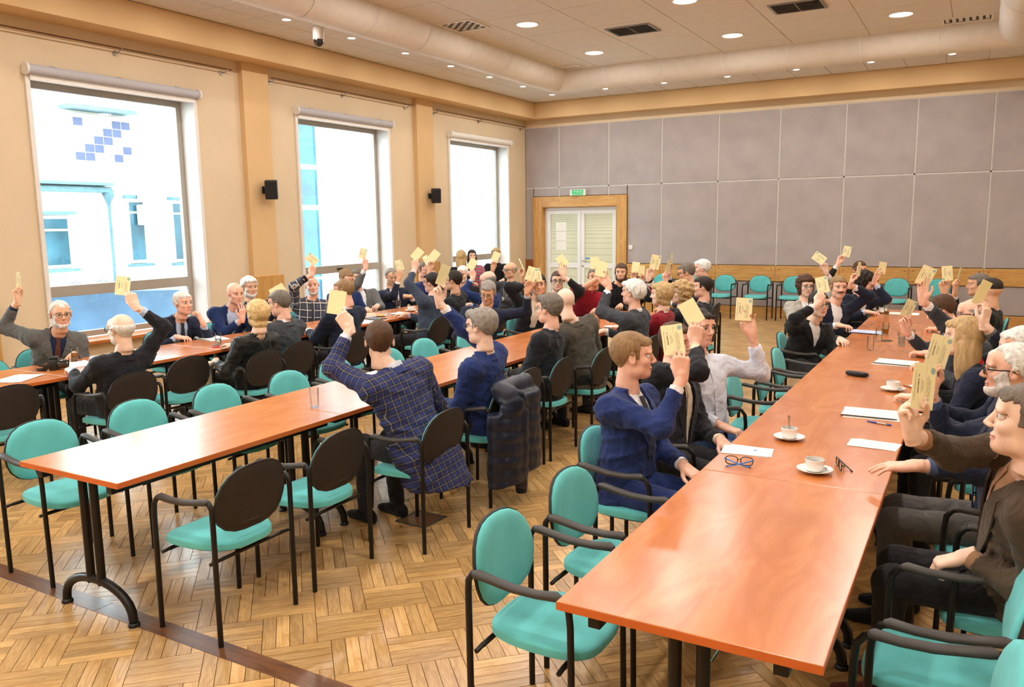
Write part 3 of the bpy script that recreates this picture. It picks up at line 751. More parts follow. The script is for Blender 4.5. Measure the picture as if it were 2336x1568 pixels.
def ell(P, c, r, R=None):
    q = P-np.asarray(c, float)
    if R is not None: q = q @ R
    r = np.asarray(r, float); k0 = np.linalg.norm(q/r, axis=1); k1 = np.linalg.norm(q/(r*r), axis=1); return k0*(k0-1)/np.maximum(k1, 1e-9)
def smin(a, b, k):
    h = np.clip(.5+.5*(b-a)/k, 0, 1); return b+(a-b)*h-k*h*(1-h)
def grid(lo, hi, h):
    lo = np.asarray(lo)-2.5*h; n = np.ceil((np.asarray(hi)+2.5*h-lo)/h).astype(int)+1
    ax = [lo[i]+h*np.arange(n[i]) for i in range(3)]
    return np.stack(np.meshgrid(*ax, indexing='ij'), -1).reshape(-1, 3), lo, n
def quads_to_mesh(name, V, Q, mats, mi=None, smooth=True):
    me = bpy.data.meshes.new(name); nq = len(Q)
    me.vertices.add(len(V)); me.vertices.foreach_set('co', V.astype(np.float32).ravel())
    me.loops.add(nq*4); me.loops.foreach_set('vertex_index', Q.astype(np.int32).ravel())
    me.polygons.add(nq); me.polygons.foreach_set('loop_start', np.arange(0, nq*4, 4, dtype=np.int32))
    for m in mats: me.materials.append(MATS[m] if isinstance(m, str) else m)
    if mi is not None: me.polygons.foreach_set('material_index', np.asarray(mi, np.int32))
    me.polygons.foreach_set('use_smooth', np.ones(nq, bool)); me.update(calc_edges=True); me.validate(); return me
# ---- head
def build_head(h):
    P, lo, n = grid((-.1, -.13, -.15), (.1, .135, .135), h)
    x, y, z = P.T; ax_ = np.abs(x); M = np.stack([ax_, y, z], 1)      # mirrored: only one side described
    d = ell(P, (0, -.02, .03), (.0765, .0985, .0865))
    d = smin(d, ell(P, (0, .022, -.038), (.0585, .066, .076)), .03)
    d = smin(d, ell(P, (0, .058, -.092), (.030, .030, .024)), .025)           # chin
    d = smin(d, ell(M, (.045, .01, -.072), (.018, .035, .026)), .025)         # jaw angle
    d = smin(d, ell(M, (.041, .056, -.022), (.021, .022, .02)), .02)          # cheek
    d = smin(d, ell(M, (.028, .078, .024), (.030, .012, .008)), .012)         # brow
    d = smin(d, ell(P, (0, .070, .05), (.05, .018, .03)), .03)                # forehead
    e = np.sqrt(((ax_-.031)/.019)**2+((y-.096)/.018)**2+((z-.006)/.0115)**2)-1
    d = np.maximum(d, -(e*.012)*1.0-.0) if False else d+.0085*np.exp(-(((ax_-.031)/.017)**2+((z-.006)/.011)**2))*(y > .03)
    d = smin(d, cap(P, (0, .084, .016), (0, .108, -.026), .0075, .0105), .012)     # nose
    d = smin(d, ell(M, (.0115, .098, -.031), (.008, .010, .0075)), .006)
    d = smin(d, ell(P, (0, .0865, -.060), (.024, .0085, .0062)), .007)        # lips
    d = smin(d, ell(P, (0, .0845, -.0705), (.020, .009, .0062)), .006)
    d = d+.0035*np.exp(-((x/.02)**2+((z+.0655)/.0022)**2))*(y > .05)
    ca, sa = math.cos(.35), math.sin(.35)
    Re = np.array([[ca, sa, 0], [-sa, ca, 0], [0, 0, 1]])
    ear = ell(M, (.082, -.008, -.004), (.008, .019, .032), Re); ear = np.maximum(ear, -ell(M, (.0915, -.004, .0), (.008, .011, .02), Re))
    d = smin(d, ear, .006)
    d = smin(d, cap(P, (0, -.025, -.06), (0, -.035, -.142), .052, .055), .02)   # top of the neck
    F = d.reshape(n); V, Q = snets(F, lo, h)
    return relax(V, Q, 1, .4), Q
HEADS = {k: build_head(h) for k, h in (('near', .0046), ('mid', .006), ('far', .0082))}
def head_face_mats(V, Q):
    c = V[Q].mean(1); x, y, z = np.abs(c[:, 0]), c[:, 1], c[:, 2]; m = np.zeros(len(Q), int)
    m[(y > .07) & (x < .025) & (z < -.053) & (z > -.079) & (z+.0655 < .012-.25*x) & (z+.0655 > -.012+.25*x)] = 1
    m[(y > .055) & (x > .013) & (x < .05) & (np.abs(z-(.0255+.05*(x-.013)-2.2*np.maximum(0, x-.036)**1.2)) < .0032)] = 2
    return m
# ---- hands (right hand: palm +Y, fingers +Z, thumb -X)
def build_hand(pose, h):
    base = [(-.031, 0, .094), (-.010, -.002, .098), (.011, -.001, .095), (.030, .003, .087)]
    ln = [.070, .078, .073, .057]; rad = [.0088, .0090, .0086, .0077]
    C_ = {'card': ((28, 55, 38), (48, 62, 40), (64, 74, 42), (72, 78, 42)), 'flat': ((10, 14, 8), (8, 14, 8), (10, 14, 8), (14, 16, 10)), 'curl': ((38, 48, 25), (42, 52, 28), (46, 56, 28), (50, 58, 30)),
          'open': ((2, 8, 6), (4, 10, 6), (22, 30, 18), (14, 20, 12)), 'fist': ((75, 88, 45), (78, 90, 48), (80, 90, 48), (80, 88, 46)), 'rest': ((18, 40, 22), (24, 44, 22), (30, 48, 24), (34, 48, 24))}[pose]
    sp = {'open': (-.16, -.03, .1, .26), 'flat': (-.08, -.01, .05, .13)}.get(pose, (-.03, 0, .02, .05))
    P, lo, n = grid((-.085, -.035, -.03), (.065, .1, .19), h)
    pal = None
    for k, b in enumerate(base):
        c = cap(P, (b[0]*.62, .004, -.004), b, .0145, .0118); pal = c if pal is None else smin(pal, c, .014)
    pal = smin(pal, cap(P, (0, 0, -.03), (0, 0, .015), .0245, .023), .016)
    pal = smin(pal, ell(P, (-.022, .010, .035), (.017, .015, .030)), .014)
    pal = smin(pal, ell(P, (.020, .009, .04), (.014, .013, .034)), .012)
    out = pal
    for k, b in enumerate(base):
        p = np.array(b); ang = 0; fd = None
        for j, fr in enumerate((.46, .30, .24)):
            ang += math.radians(C_[k][j]); s = sp[k]*(1 if j == 0 else 1)*max(.2, math.cos(min(ang, 1.5)))
            q = p+ln[k]*fr*np.array([math.sin(s), math.sin(ang), math.cos(ang)*math.cos(s)])
            r0 = rad[k]*(1-.09*j); c = cap(P, p, q, r0, r0*.91); fd = c if fd is None else smin(fd, c, .002); p = q
        out = np.where(np.linalg.norm(P-np.array(b), axis=1) < .018, smin(out, fd, .006), np.minimum(out, fd))
    T = {'card': ((-.026, .008, .022), (-.043, .030, .050), (-.037, .046, .082), (-.026, .054, .104)), 'fist': ((-.026, .008, .022), (-.040, .032, .045), (-.026, .05, .066), (-.004, .052, .08))}.get(pose, ((-.026, .006, .020), (-.046, .020, .048), (-.055, .027, .078), (-.055, .030, .102)))
    th = None
    for a, b, r0, r1 in zip(T, T[1:], (.0135, .0110, .0098), (.0112, .0098, .0086)):
        c = cap(P, a, b, r0, r1); th = c if th is None else smin(th, c, .003)
    out = np.where(np.linalg.norm(P-np.array(T[0]), axis=1) < .042, smin(out, th, .008), np.minimum(out, th))
    V, Q = snets(out.reshape(n), lo, h); return relax(V, Q, 1, .35), Q
HANDS = {}
def hand(pose, lod, right):
    k = (pose, lod)
    if k not in HANDS: HANDS[k] = build_hand(pose, {'near': .0032, 'mid': .0043, 'far': .006}[lod])
    V, Q = HANDS[k]
    return (V, Q) if right else (V*np.array([-1, 1, 1]), Q[:, ::-1])
# ---- skin, hair and cloth materials
def skin(name, rgb): return pm(name, rgb, .52, var=.05, scale=30, bump=.12, bscale=500, spec=.4)
skin('skin_pale', (242, 204, 182)); skin('skin_pink', (240, 188, 164)); skin('skin_tan', (228, 178, 146))
pm('lips', (210, 148, 134), .45, var=.04); pm('eye_white', (236, 232, 226), .2, var=0); pm('eye_iris', (46, 40, 36), .15, var=0)
def hairmat(name, rgb):
    m = pm(name, rgb, .55, var=.16, scale=60, bump=.9, bscale=220, spec=.35); nt = m.node_tree
    tc = [n for n in nt.nodes if n.type == 'TEX_COORD'][0]; mp = node(nt, 'ShaderNodeMapping'); mp.inputs['Scale'].default_value = (1, 1, .22); nt.links.new(tc.outputs['Object'], mp.inputs[0])
    for n in nt.nodes:
        if n.type == 'TEX_NOISE': nt.links.new(mp.outputs[0], n.inputs['Vector'])
        if n.type == 'BUMP': n.inputs['Distance'].default_value = .006
    return m
for nme, c in dict(hair_white=(232, 228, 222), hair_grey=(150, 142, 134), hair_salt=(118, 108, 98), hair_brown=(84, 58, 40), hair_dark=(44, 34, 28), hair_blonde=(222, 188, 132), hair_ash=(196, 164, 116), hair_sand=(150, 118, 82)).items(): hairmat(nme, c)
def cloth(name, rgb, bump=.55, rough=.9, var=.07):
    m = pm(name, rgb, rough, var=var, scale=9, bump=bump, bscale=15, sheen=.1, spec=.25)
    for n in m.node_tree.nodes:
        if n.type == 'BUMP': n.inputs['Distance'].default_value = .022
        if n.type == 'TEX_NOISE' and n.inputs['Scale'].default_value == 15: n.inputs['Distortion'].default_value = 1.6; n.inputs['Detail'].default_value = 2.5; n.inputs['Roughness'].default_value = .4
    return m
for nme, c in dict(navy=(32, 38, 58), blue_suit=(36, 52, 104), bright_navy=(28, 46, 92), black=(26, 26, 29), black_suit=(34, 34, 40), charcoal=(62, 64, 70), mid_grey=(108, 108, 106), grey_tweed=(96, 96, 94), slate=(58, 66, 82), brown_tweed=(74, 60, 46), brown_grey=(82, 76, 68), light_grey=(176, 172, 164), maroon=(138, 24, 40), red=(206, 34, 28), white_shirt=(238, 236, 238), blue_shirt=(186, 200, 226), pale_blue=(216, 222, 238), beige_shirt=(226, 208, 184), brown_shirt=(158, 118, 86), dark_blue_shirt=(36, 48, 80), jeans=(84, 112, 160), dark_trousers=(36, 35, 38), grey_trousers=(92, 88, 86), tie_dark=(52, 52, 60), tie_brown=(92, 52, 44), tie_blue=(86, 96, 150), tie_plum=(70, 44, 52), shoe_black=(22, 20, 20), shoe_brown=(88, 36, 22), pink_cuff=(226, 190, 196), denim_jacket=(74, 92, 124)).items(): cloth(nme, c)
cloth('leather_black', (24, 24, 24), .5, .38)
def plaid(name, base, stripe1, stripe2, size, w1=.16, w2=.07):
    m = bpy.data.materials.new(name); m.use_nodes = True; nt = m.node_tree; b = nt.nodes['Principled BSDF']
    uvn = node(nt, 'ShaderNodeUVMap', uv_map='UVMap'); sp = node(nt, 'ShaderNodeSeparateXYZ'); nt.links.new(uvn.outputs[0], sp.inputs[0])
    def band(sock, off, w):
        a = node(nt, 'ShaderNodeMath', operation='MULTIPLY_ADD'); a.inputs[1].default_value = 1/size; a.inputs[2].default_value = off+100; nt.links.new(sock, a.inputs[0])
        f = node(nt, 'ShaderNodeMath', operation='FRACT'); nt.links.new(a.outputs[0], f.inputs[0])
        l = node(nt, 'ShaderNodeMath', operation='LESS_THAN'); l.inputs[1].default_value = w; nt.links.new(f.outputs[0], l.inputs[0]); return l.outputs[0]
    def mixc(fac, a, c, k):
        mx = node(nt, 'ShaderNodeMix', data_type='RGBA'); mu = node(nt, 'ShaderNodeMath', operation='MULTIPLY'); mu.inputs[1].default_value = k; nt.links.new(fac, mu.inputs[0]); nt.links.new(mu.outputs[0], mx.inputs[0])
        if isinstance(a, tuple): mx.inputs[6].default_value = (*lin(a), 1)
        else: nt.links.new(a, mx.inputs[6])
        mx.inputs[7].default_value = (*lin(c), 1); return mx.outputs[2]
    o = base
    for s in (sp.outputs[0], sp.outputs[1]): o = mixc(band(s, 0, .5), o, stripe2, .5)
    for s in (sp.outputs[0], sp.outputs[1]): o = mixc(band(s, .3, w2), o, stripe1, .8)
    nt.links.new(o, b.inputs['Base Color']); b.inputs['Roughness'].default_value = .9
    MATS[name] = m
plaid('plaid_blue', (34, 32, 36), (132, 128, 136), (40, 54, 116), .040)
plaid('plaid_black', (24, 25, 34), (206, 202, 196), (78, 84, 104), .085, w2=.14)
plaid('floral', (52, 40, 52), (214, 70, 90), (130, 150, 160), .06, w2=.3)
pm('glasses_black', (22, 20, 20), .3, var=.05); pm('glasses_metal', (120, 112, 104), .3, metal=.6, var=.05); glass('lens', (238, 240, 240), 0, 1.0)
pm('watch_black', (20, 20, 22), .3)
# ---- voting cards
def card_material():
    m = bpy.data.materials.new('card_print'); m.use_nodes = True; nt = m.node_tree; b = nt.nodes['Principled BSDF']
    uvn = node(nt, 'ShaderNodeUVMap', uv_map='UVMap'); sp = node(nt, 'ShaderNodeSeparateXYZ'); nt.links.new(uvn.outputs[0], sp.inputs[0])
    U_, V_ = sp.outputs[0], sp.outputs[1]
    nz = node(nt, 'ShaderNodeTexNoise'); nz.inputs['Scale'].default_value = 1; mp = node(nt, 'ShaderNodeMapping'); mp.inputs['Scale'].default_value = (38, 60, 1); nt.links.new(uvn.outputs[0], mp.inputs[0]); nt.links.new(mp.outputs[0], nz.inputs[0])
    def rng(sock, lo, hi):
        a = node(nt, 'ShaderNodeMath', operation='GREATER_THAN'); a.inputs[1].default_value = lo; nt.links.new(sock, a.inputs[0])
        c = node(nt, 'ShaderNodeMath', operation='LESS_THAN'); c.inputs[1].default_value = hi; nt.links.new(sock, c.inputs[0])
        mu = node(nt, 'ShaderNodeMath', operation='MULTIPLY'); nt.links.new(a.outputs[0], mu.inputs[0]); nt.links.new(c.outputs[0], mu.inputs[1]); return mu.outputs[0]
    def mul(a, c):
        mu = node(nt, 'ShaderNodeMath', operation='MULTIPLY'); nt.links.new(a, mu.inputs[0])
        if isinstance(c, float): mu.inputs[1].default_value = c
        else: nt.links.new(c, mu.inputs[1])
        return mu.outputs[0]
    tot = None
    letters = rng(nz.outputs['Fac'], .44, 1.0)
    for (v0, v1, u0, u1, k, l) in ((.10, .125, .18, .82, .8, 1), (.23, .285, .34, .66, 1., 1), (.235, .275, .70, .76, 1., 1), (.39, .42, .36, .66, .7, 1), (.45, .48, .40, .62, .7, 1), (.555, .565, .12, .95, .6, 0), (.63, .655, .12, .72, .7, 1), (.68, .705, .10, .76, .7, 1), (.73, .755, .14, .7, .7, 1), (.78, .805, .2, .66, .7, 1)):
        x = mul(mul(rng(V_, v0, v1), rng(U_, u0, u1)), k)
        if l: x = mul(x, letters)
        if tot is None: tot = x
        else:
            ad = node(nt, 'ShaderNodeMath', operation='MAXIMUM'); nt.links.new(tot, ad.inputs[0]); nt.links.new(x, ad.inputs[1]); tot = ad.outputs[0]
    mx = node(nt, 'ShaderNodeMix', data_type='RGBA'); nt.links.new(tot, mx.inputs[0]); mx.inputs[6].default_value = (*lin((253, 244, 196)), 1); mx.inputs[7].default_value = (*lin((104, 92, 62)), 1)
    # round emblem in the corner
    mp2 = node(nt, 'ShaderNodeMapping'); mp2.inputs['Location'].default_value = (-.87*1.41, -.86, 0); mp2.inputs['Scale'].default_value = (1.41, 1, 1); nt.links.new(uvn.outputs[0], mp2.inputs[0])
    ln = node(nt, 'ShaderNodeVectorMath', operation='LENGTH'); nt.links.new(mp2.outputs[0], ln.inputs[0])
    e1 = rng(ln.outputs['Value'], -1.0, .105); e2 = rng(ln.outputs['Value'], .045, .08)
    m2 = node(nt, 'ShaderNodeMix', data_type='RGBA'); nt.links.new(e1, m2.inputs[0]); nt.links.new(mx.outputs[2], m2.inputs[6]); m2.inputs[7].default_value = (*lin((122, 176, 178)), 1)
    m3 = node(nt, 'ShaderNodeMix', data_type='RGBA'); nt.links.new(e2, m3.inputs[0]); nt.links.new(m2.outputs[2], m3.inputs[6]); m3.inputs[7].default_value = (*lin((196, 214, 196)), 1)
    nt.links.new(m3.outputs[2], b.inputs['Base Color']); b.inputs['Roughness'].default_value = .6; MATS['card_print'] = m
card_material(); pm('card_back', (253, 244, 192), .6, var=.01)
def card_mesh():
    L, W, t = .146, .103, .0006
    b = MB().box(-W/2, W/2, -t, t, -L/2, L/2); me = b.mesh('voting_card', ['card_print', 'card_back'])
    uv = me.uv_layers.new(name='UVMap')
    for p in me.polygons:
        p.material_index = 0 if p.normal.y < -.9 else 1
        for li in p.loop_indices:
            co = me.vertices[me.loops[li].vertex_index].co; uv.data[li].uv = (co.z/L+.5, co.x/W+.5)
    return me
CARD = card_mesh()
def A(v): return np.array(v, float)
def unit(v): v = A(v); return v/max(np.linalg.norm(v), 1e-9)
CAMP = A(SC.camera.matrix_world.translation)
CAMR = A(SC.camera.matrix_world.to_3x3().col[0]); CAMU = A(SC.camera.matrix_world.to_3x3().col[1])
def bool_union(meshes):
    """one continuous skin from closed pieces"""
    tmp = bpy.data.scenes.get('_tmp') or bpy.data.scenes.new('_tmp')
    obs = []
    for m in meshes: o = bpy.data.objects.new('_t', m); tmp.collection.objects.link(o); obs.append(o)
    for o in obs[1:]:
        md = obs[0].modifiers.new('u', 'BOOLEAN'); md.operation = 'UNION'; md.solver = 'MANIFOLD'; md.object = o
    tmp.view_layers[0].update(); dg = tmp.view_layers[0].depsgraph
    r = bpy.data.meshes.new_from_object(obs[0].evaluated_get(dg))
    for o in obs: bpy.data.objects.remove(o)
    for m in meshes: bpy.data.meshes.remove(m)
    return r
def sines(P, seed, freq, n=5):
    rg = np.random.default_rng(seed); s = np.zeros(len(P))
    for _ in range(n):
        k = rg.normal(size=3); k *= freq*rg.uniform(.6, 1.5)/np.linalg.norm(k); s += np.sin(P @ k+rg.uniform(0, 6.28))
    return s/n
def smooth01(x, a, b):
    t = np.clip((x-a)/(b-a), 0, 1); return t*t*(3-2*t)
HAIR = {}
def hair_thickness(kind, V):
    x, y, z = np.abs(V[:, 0]), V[:, 1], V[:, 2]
    side = (y < .035) & (x > .045)
    # lower limit of the hair all round: high over the forehead, above the ear, low at the nape
    back = smooth01(-y, .0, .07)
    line = np.where(y > .03, .062-.25*np.maximum(0, x-.03), np.where(y > -.02, .03-.02*(y < .0), .03-.085*back))
    line = line+.006*sines(V, 21, 230, 4)
    side_burn = (x > .062) & (y > .005) & (y < .028) & (z > -.01)
    if kind == 'none': return np.full(len(V), -.01)
    if kind in ('short', 'fade', 'crop', 'curly', 'bob', 'long', 'volume', 'quiff', 'ponytail'):
        rec = {'short': 0, 'fade': 0, 'crop': .0}.get(kind, 0)
        t = smooth01(z-line, -.004, .012)
        th = {'short': .011, 'fade': .012, 'crop': .006, 'curly': .030, 'bob': .022, 'long': .014, 'volume': .024, 'quiff': .018, 'ponytail': .012}[kind]
        top = smooth01(z, .02, .09)
        if kind == 'fade': t = t*np.where(z < .03, .25, 1)*(.3+.7*top)
        elif kind in ('short', 'crop', 'quiff'): t = t*(.55+.45*top)
        if kind == 'quiff': t = t*(1+.8*smooth01(y, .02, .08)*top)
        if kind in ('bob', 'curly', 'long'):
            hang = smooth01(-y, -.045, -.01)*smooth01(z, -.10, -.055)*(x > .03)+smooth01(-y, .0, .05)*smooth01(z, -.12, -.08); t = np.maximum(t, np.clip(hang, 0, 1)*(.85 if kind != 'long' else 1))
        t = t*th; t[t < .0012] = -.01
        if kind in ('short', 'fade', 'crop', 'quiff'): t[side_burn & (t < 0)] = .0025
        return t
    if kind in ('bald', 'receding'):
        t = smooth01(z-line, -.004, .010)*np.where(y < .02, 1, 0)
        lim = {'bald': .052, 'receding': .2}[kind]
        if kind == 'bald': t = t*(1-smooth01(z, lim-.03, lim))*.007
        else:
            t = smooth01(z-(line+.028*smooth01(y, -.01, .05)*(x > .02)), -.004, .012)*(1-.75*smooth01(y, .035, .07))*.010
        t[t < .001] = -.01; return t
    raise KeyError(kind)
def beard_thickness(kind, V):
    x, y, z = np.abs(V[:, 0]), V[:, 1], V[:, 2]
    lips = (x < .026) & (z < -.052) & (z > -.078) & (y > .06)
    m = np.zeros(len(V))
    if kind in ('full', 'stubble', 'goatee'):
        up = -.045-.03*smooth01(y, .02, .075)+.05*smooth01(x, .048, .062)
        m = smooth01(up-z, -.004, .008)*smooth01(z, -.13, -.112)*(y > -.012)*(y-z*.2 > .012)
        if kind == 'goatee': m = m*(x < .04)
    mo = (x < .032) & (z > -.058) & (z < -.043-.10*x*0) & (y > .07)
    m = np.maximum(m, mo*1.0) if kind in ('full', 'goatee', 'moustache', 'stubble') else m
    m[lips] = 0
    t = m*{'full': .0085, 'goatee': .007, 'moustache': .004, 'stubble': .0022}[kind]; t[t < .0009] = -.01; return t
def shell(V, Q, N, T, seed, rough, name, mat):
    keep = (T[Q] > 0).any(1); q = Q[keep]; used = np.unique(q); mp = np.full(len(V), -1); mp[used] = np.arange(len(used))
    t = np.where(T > 0, T*(1+rough*sines(V, seed, 140)+rough*.7*sines(V, seed+9, 330)), -.004)
    outer = (V+N*t[:, None])[used]; q = mp[q]
    inner = (V-N*.006)[used]
    nV = len(outer); E = np.concatenate([q[:, [0, 1]], q[:, [1, 2]], q[:, [2, 3]], q[:, [3, 0]]])
    key = E[:, 0]*nV+E[:, 1]; rev = E[:, 1]*nV+E[:, 0]; bd = E[~np.isin(key, rev)]
    walls = np.stack([bd[:, 1], bd[:, 0], bd[:, 0]+nV, bd[:, 1]+nV], 1)
    return outer, q
def largest_only(V, Q):
    """drop stray islands so that a part stays one piece"""
    par = np.arange(len(V))
    lab = np.arange(len(V))
    while True:
        m = lab[Q].min(1); new = lab.copy(); np.minimum.at(new, Q.ravel(), np.repeat(m, 4)); new = np.minimum(new, new[new])
        if (new == lab).all(): break
        lab = new
    u, c = np.unique(lab[Q[:, 0]], return_counts=True); best = u[c.argmax()]; q = Q[lab[Q[:, 0]] == best]
    used = np.unique(q); mp = np.full(len(V), -1); mp[used] = np.arange(len(used)); return V[used], mp[q]
NPERSON = 0
def frame_from(yaw, pitch, roll):
    y, p, r = math.radians(yaw), math.radians(pitch), math.radians(roll)
    f = A((math.cos(y)*math.cos(p), math.sin(y)*math.cos(p), math.sin(p))); rt = unit(np.cross(f, (0, 0, 1))); u = np.cross(rt, f)
    r2 = rt*math.cos(r)+u*math.sin(r); u2 = -rt*math.sin(r)+u*math.cos(r); return r2, f, u2
def person(label, head, hip, face, look=None, pitch=0, roll=0, sc=1.0, hs=1.0, top='navy', style='suit', shirt='white_shirt', tie=None, vopen=.20, legs='dark_trousers', shoes='shoe_black', hair=('short', 'hair_grey'), beard=None, specs=None, skn='skin_pale', R=('table',), L=('table',), belly=0.0, hipz=.535, skirt=0, jaw=0., wide=1.0, knees=None, watch=None, noleg=False, cuff=None, lapel=True, seat=None):
    global NPERSON
    NPERSON += 1; seed = NPERSON*13
    O = A((hip[0], hip[1], 0)); H = A((0, 0, hipz)); HC = A(head)-O
    D = np.linalg.norm(HC-H); u = (HC-H)/D
    fa = math.radians(face); f0 = A((math.cos(fa), math.sin(fa), 0)); r = unit(np.cross(f0, u)); f = np.cross(u, r)
    dist = np.linalg.norm(A(head)-CAMP); lod = 'near' if dist < 5.2 else ('mid' if dist < 8.2 else 'far')
    hj = {'near': .0125, 'mid': .0155, 'far': .020}[lod]
    T = np.stack([r, f, u], 1)                        # torso axes as columns
    def tw(x, y, t): return H+r*x+f*y+u*t
    tz = A((-.13, -.06, .02, .12, .22, .32, D-.31, D-.26, D-.215, D-.185))
    if D < .64: tz = np.concatenate([np.linspace(-.13, D-.31, 7), A((D-.26, D-.215, D-.185))])
    Aw = A((.150, .172, .176, .168, .166, .176, .186, .180, .14, .07))*sc*wide; Bw = A((.115, .125, .122, .116, .114, .118, .116, .104, .082, .062))*sc
    yo = A((0, 0, .0, .004, .008, .006, 0, -.008, -.012, -.012)); bel = A((0, .5, 1, 1, .7, .3, 0, 0, 0, 0))*belly
    Bw = Bw+bel*.5; yo = yo+bel*.5
    def prof(t): return np.interp(t, tz, Aw), np.interp(t, tz, Bw), np.interp(t, tz, yo)
    def torso(P, grow=0.0):
        q = (P-H) @ T; a, b, o = prof(q[:, 2]); a = a+grow; b = b+grow; p = 2.3
        d = ((np.abs(q[:, 0]/a)**p+np.abs((q[:, 1]-o)/b)**p)**(1/p)-1)*np.minimum(a, b)*.85
        return np.maximum(np.maximum(d, q[:, 2]-(tz[-1]+.02)), -.125-q[:, 2]), q
    def front(x, t, off=0.0):
        a, b, o = prof(t); c = max(0, 1-abs(x/a)**2.3)**(1/2.3); return o+b*c+off
    # ---- arms
    arms = {}
    for side, spec in ((1, R), (-1, L)):
        s = tw(side*.178*sc*wide, -.012, D-.245); kind = spec[0]
        ff, rr = f0, unit(np.cross(f0, (0, 0, 1)))
        hint = -u*.9+r*side*.55-f*.25; fing = None; pal = None; pose = 'rest'
        if kind == 'table': w = O*0+f0*.40+rr*side*.13+A((0, 0, .795)); fing = unit(f0-rr*side*.35-A((0, 0, .05))); pal = A((0, 0, -1.)); pose = 'rest'
        elif kind == 'lap': w = f0*.30+rr*side*.10+A((0, 0, .645)); fing = unit(f0-rr*side*.5-A((0, 0, .25))); pal = A((0, 0, -1.)); pose = 'rest'
        elif kind == 'armrest': w = f0*.20+rr*side*.235+A((0, 0, .71)); fing = unit(f0-A((0, 0, .5))); pal = unit(A((0, 0, -1.))-f0*.4); pose = 'curl'
        elif kind == 'hang': w = rr*side*.27+f0*.08+A((0, 0, .55)); fing = A((0, 0, -1.)); pal = -rr*side; pose = 'curl'
        else:
            w = A(spec[1])-O; o = spec[2] if len(spec) > 2 else {}
            pose = o.get('pose', 'card'); hint = hint if 'hint' not in o else A(o['hint'])
            if 'card' in o:
                cc = A(o['card'])-O; tilt = math.radians(o.get('tilt', 0)); yw = math.radians(o.get('turn', 0))
                view = unit(CAMP-A(spec[1])); upc = unit(CAMU*math.cos(tilt)+CAMR*math.sin(tilt)); upc = unit(upc-view*(upc @ view)); rc = np.cross(upc, view)
                nrm = view*math.cos(yw)+rc*math.sin(yw)             # card faces the camera, turned about its long axis
                pin = unit(cc-w); fing = unit(pin*.9+unit(w-s)*.1); pal = nrm*o.get('palm', 1)
                if abs(fing @ pal) > .8: pal = nrm*.4+np.cross(fing, r)
                Yp = unit(pal-fing*(pal @ fing)); w = w-Yp*(.046 if pose == 'card' else .012)*sc-np.cross(Yp, fing)*(side*-.022 if pose == 'card' else 0)*sc
                spec[2]['_c'] = (cc+O, upc, nrm)
            else:
                fing = unit(o['fing']) if 'fing' in o else None; pal = unit(o['palm']) if 'palm' in o and not np.isscalar(o['palm']) else A((0, 0, -1.))
        L1, L2 = .285*sc, .262*sc; dv = w-s; dl = np.linalg.norm(dv)
        if dl > (L1+L2)*.985:
            mv = min(.07, dl-(L1+L2)*.985); s = s+unit(dv)*mv; dv = w-s; dl = np.linalg.norm(dv); k = max(1, dl/((L1+L2)*.985)); L1 *= k; L2 *= k
        dl = max(dl, abs(L1-L2)+.06); dr_ = unit(dv); a_ = (L1*L1-L2*L2+dl*dl)/(2*dl); hh = math.sqrt(max(0, L1*L1-a_*a_)); pr = hint-dr_*(hint @ dr_)
        e = s+dr_*a_+unit(pr)*hh
        if fing is None: fing = unit(w-e)
        arms[side] = (s, e, w, fing, pal, pose, kind)
    # ---- clothes for the trunk
    short = style == 'polo'
    pts = [tw(sx*.2*sc*wide, sy*(.15+belly), t) for sx in (-1, 1) for sy in (-1, 1) for t in (-.14, D-.13)]
    for sd, (s, e, w, *_r) in arms.items(): pts += [s, e] if short else [s, e, w]
    pts = A(pts); lo = pts.min(0)-.07; hi = pts.max(0)+.07
    if skirt: lo[2] = min(lo[2], hipz-.13-skirt)
    P, lo, n = grid(lo, hi, hj)
    d, q = torso(P)
    if skirt: d = smin(d, np.maximum(((np.abs(q[:, 0]/(.192*sc))**2.6+np.abs((q[:, 1]+.015)/(.145*sc))**2.6)**(1/2.6)-1)*.15, np.maximum(P[:, 2]-hipz-.02, (hipz-.10-skirt)-P[:, 2])), .03)
    nb = tw(0, -.02, D-.165)
    cuffs = {}
    for sd, (s, e, w, fing, pal, pose, kind) in arms.items():
        d = smin(d, cap(P, tw(sd*.055, -.022, D-.222), s, .046*sc, .062*sc), .055)
        if short:
            m = s+(e-s)*.72; d = smin(d, cap(P, s, m, .062*sc, .060*sc), .05)
        else:
            fd = unit(w-e); back = .045 if kind in ('table', 'lap', 'armrest', 'hang') else .075
            ce = w-fd*back*(1 if style != 'suit' else 1); cuffs[sd] = (ce, fd)
            d = smin(d, cap(P, s, e, .063*sc, .053*sc), .05); d = smin(d, cap(P, e, ce, .053*sc, .041*sc), .03)
            d = np.where(np.linalg.norm(P-ce, axis=1) < .07, np.maximum(d, (P-ce) @ fd), d)
    rid = 1-np.clip(np.abs(sines(P*A((1, 1, 1.25)), seed, 40, 3))*1.9, 0, 1); rid2 = 1-np.clip(np.abs(sines(P*A((1, 1, .8)), seed+5, 75, 3))*1.9, 0, 1)
    d = d+.004*sines(P, seed+2, 55)-.010*rid**2-.006*rid2**2+.004
    if style == 'suit':   # front opening
        vw = lambda t: np.interp(t, (-.14, vopen-.16, vopen, D-.17), (.075 if vopen < .05 else .03, .02, .012, .078))
        vx = vw(q[:, 2])
        fy = np.interp(q[:, 2], tz, yo+Bw); cut = np.maximum(np.maximum(np.abs(q[:, 0])-vx, q[:, 2]-(D-.10)), np.maximum(vopen-q[:, 2], np.maximum(fy-.03-q[:, 1], q[:, 1]-fy-.03)))
        d = np.maximum(d, -cut)
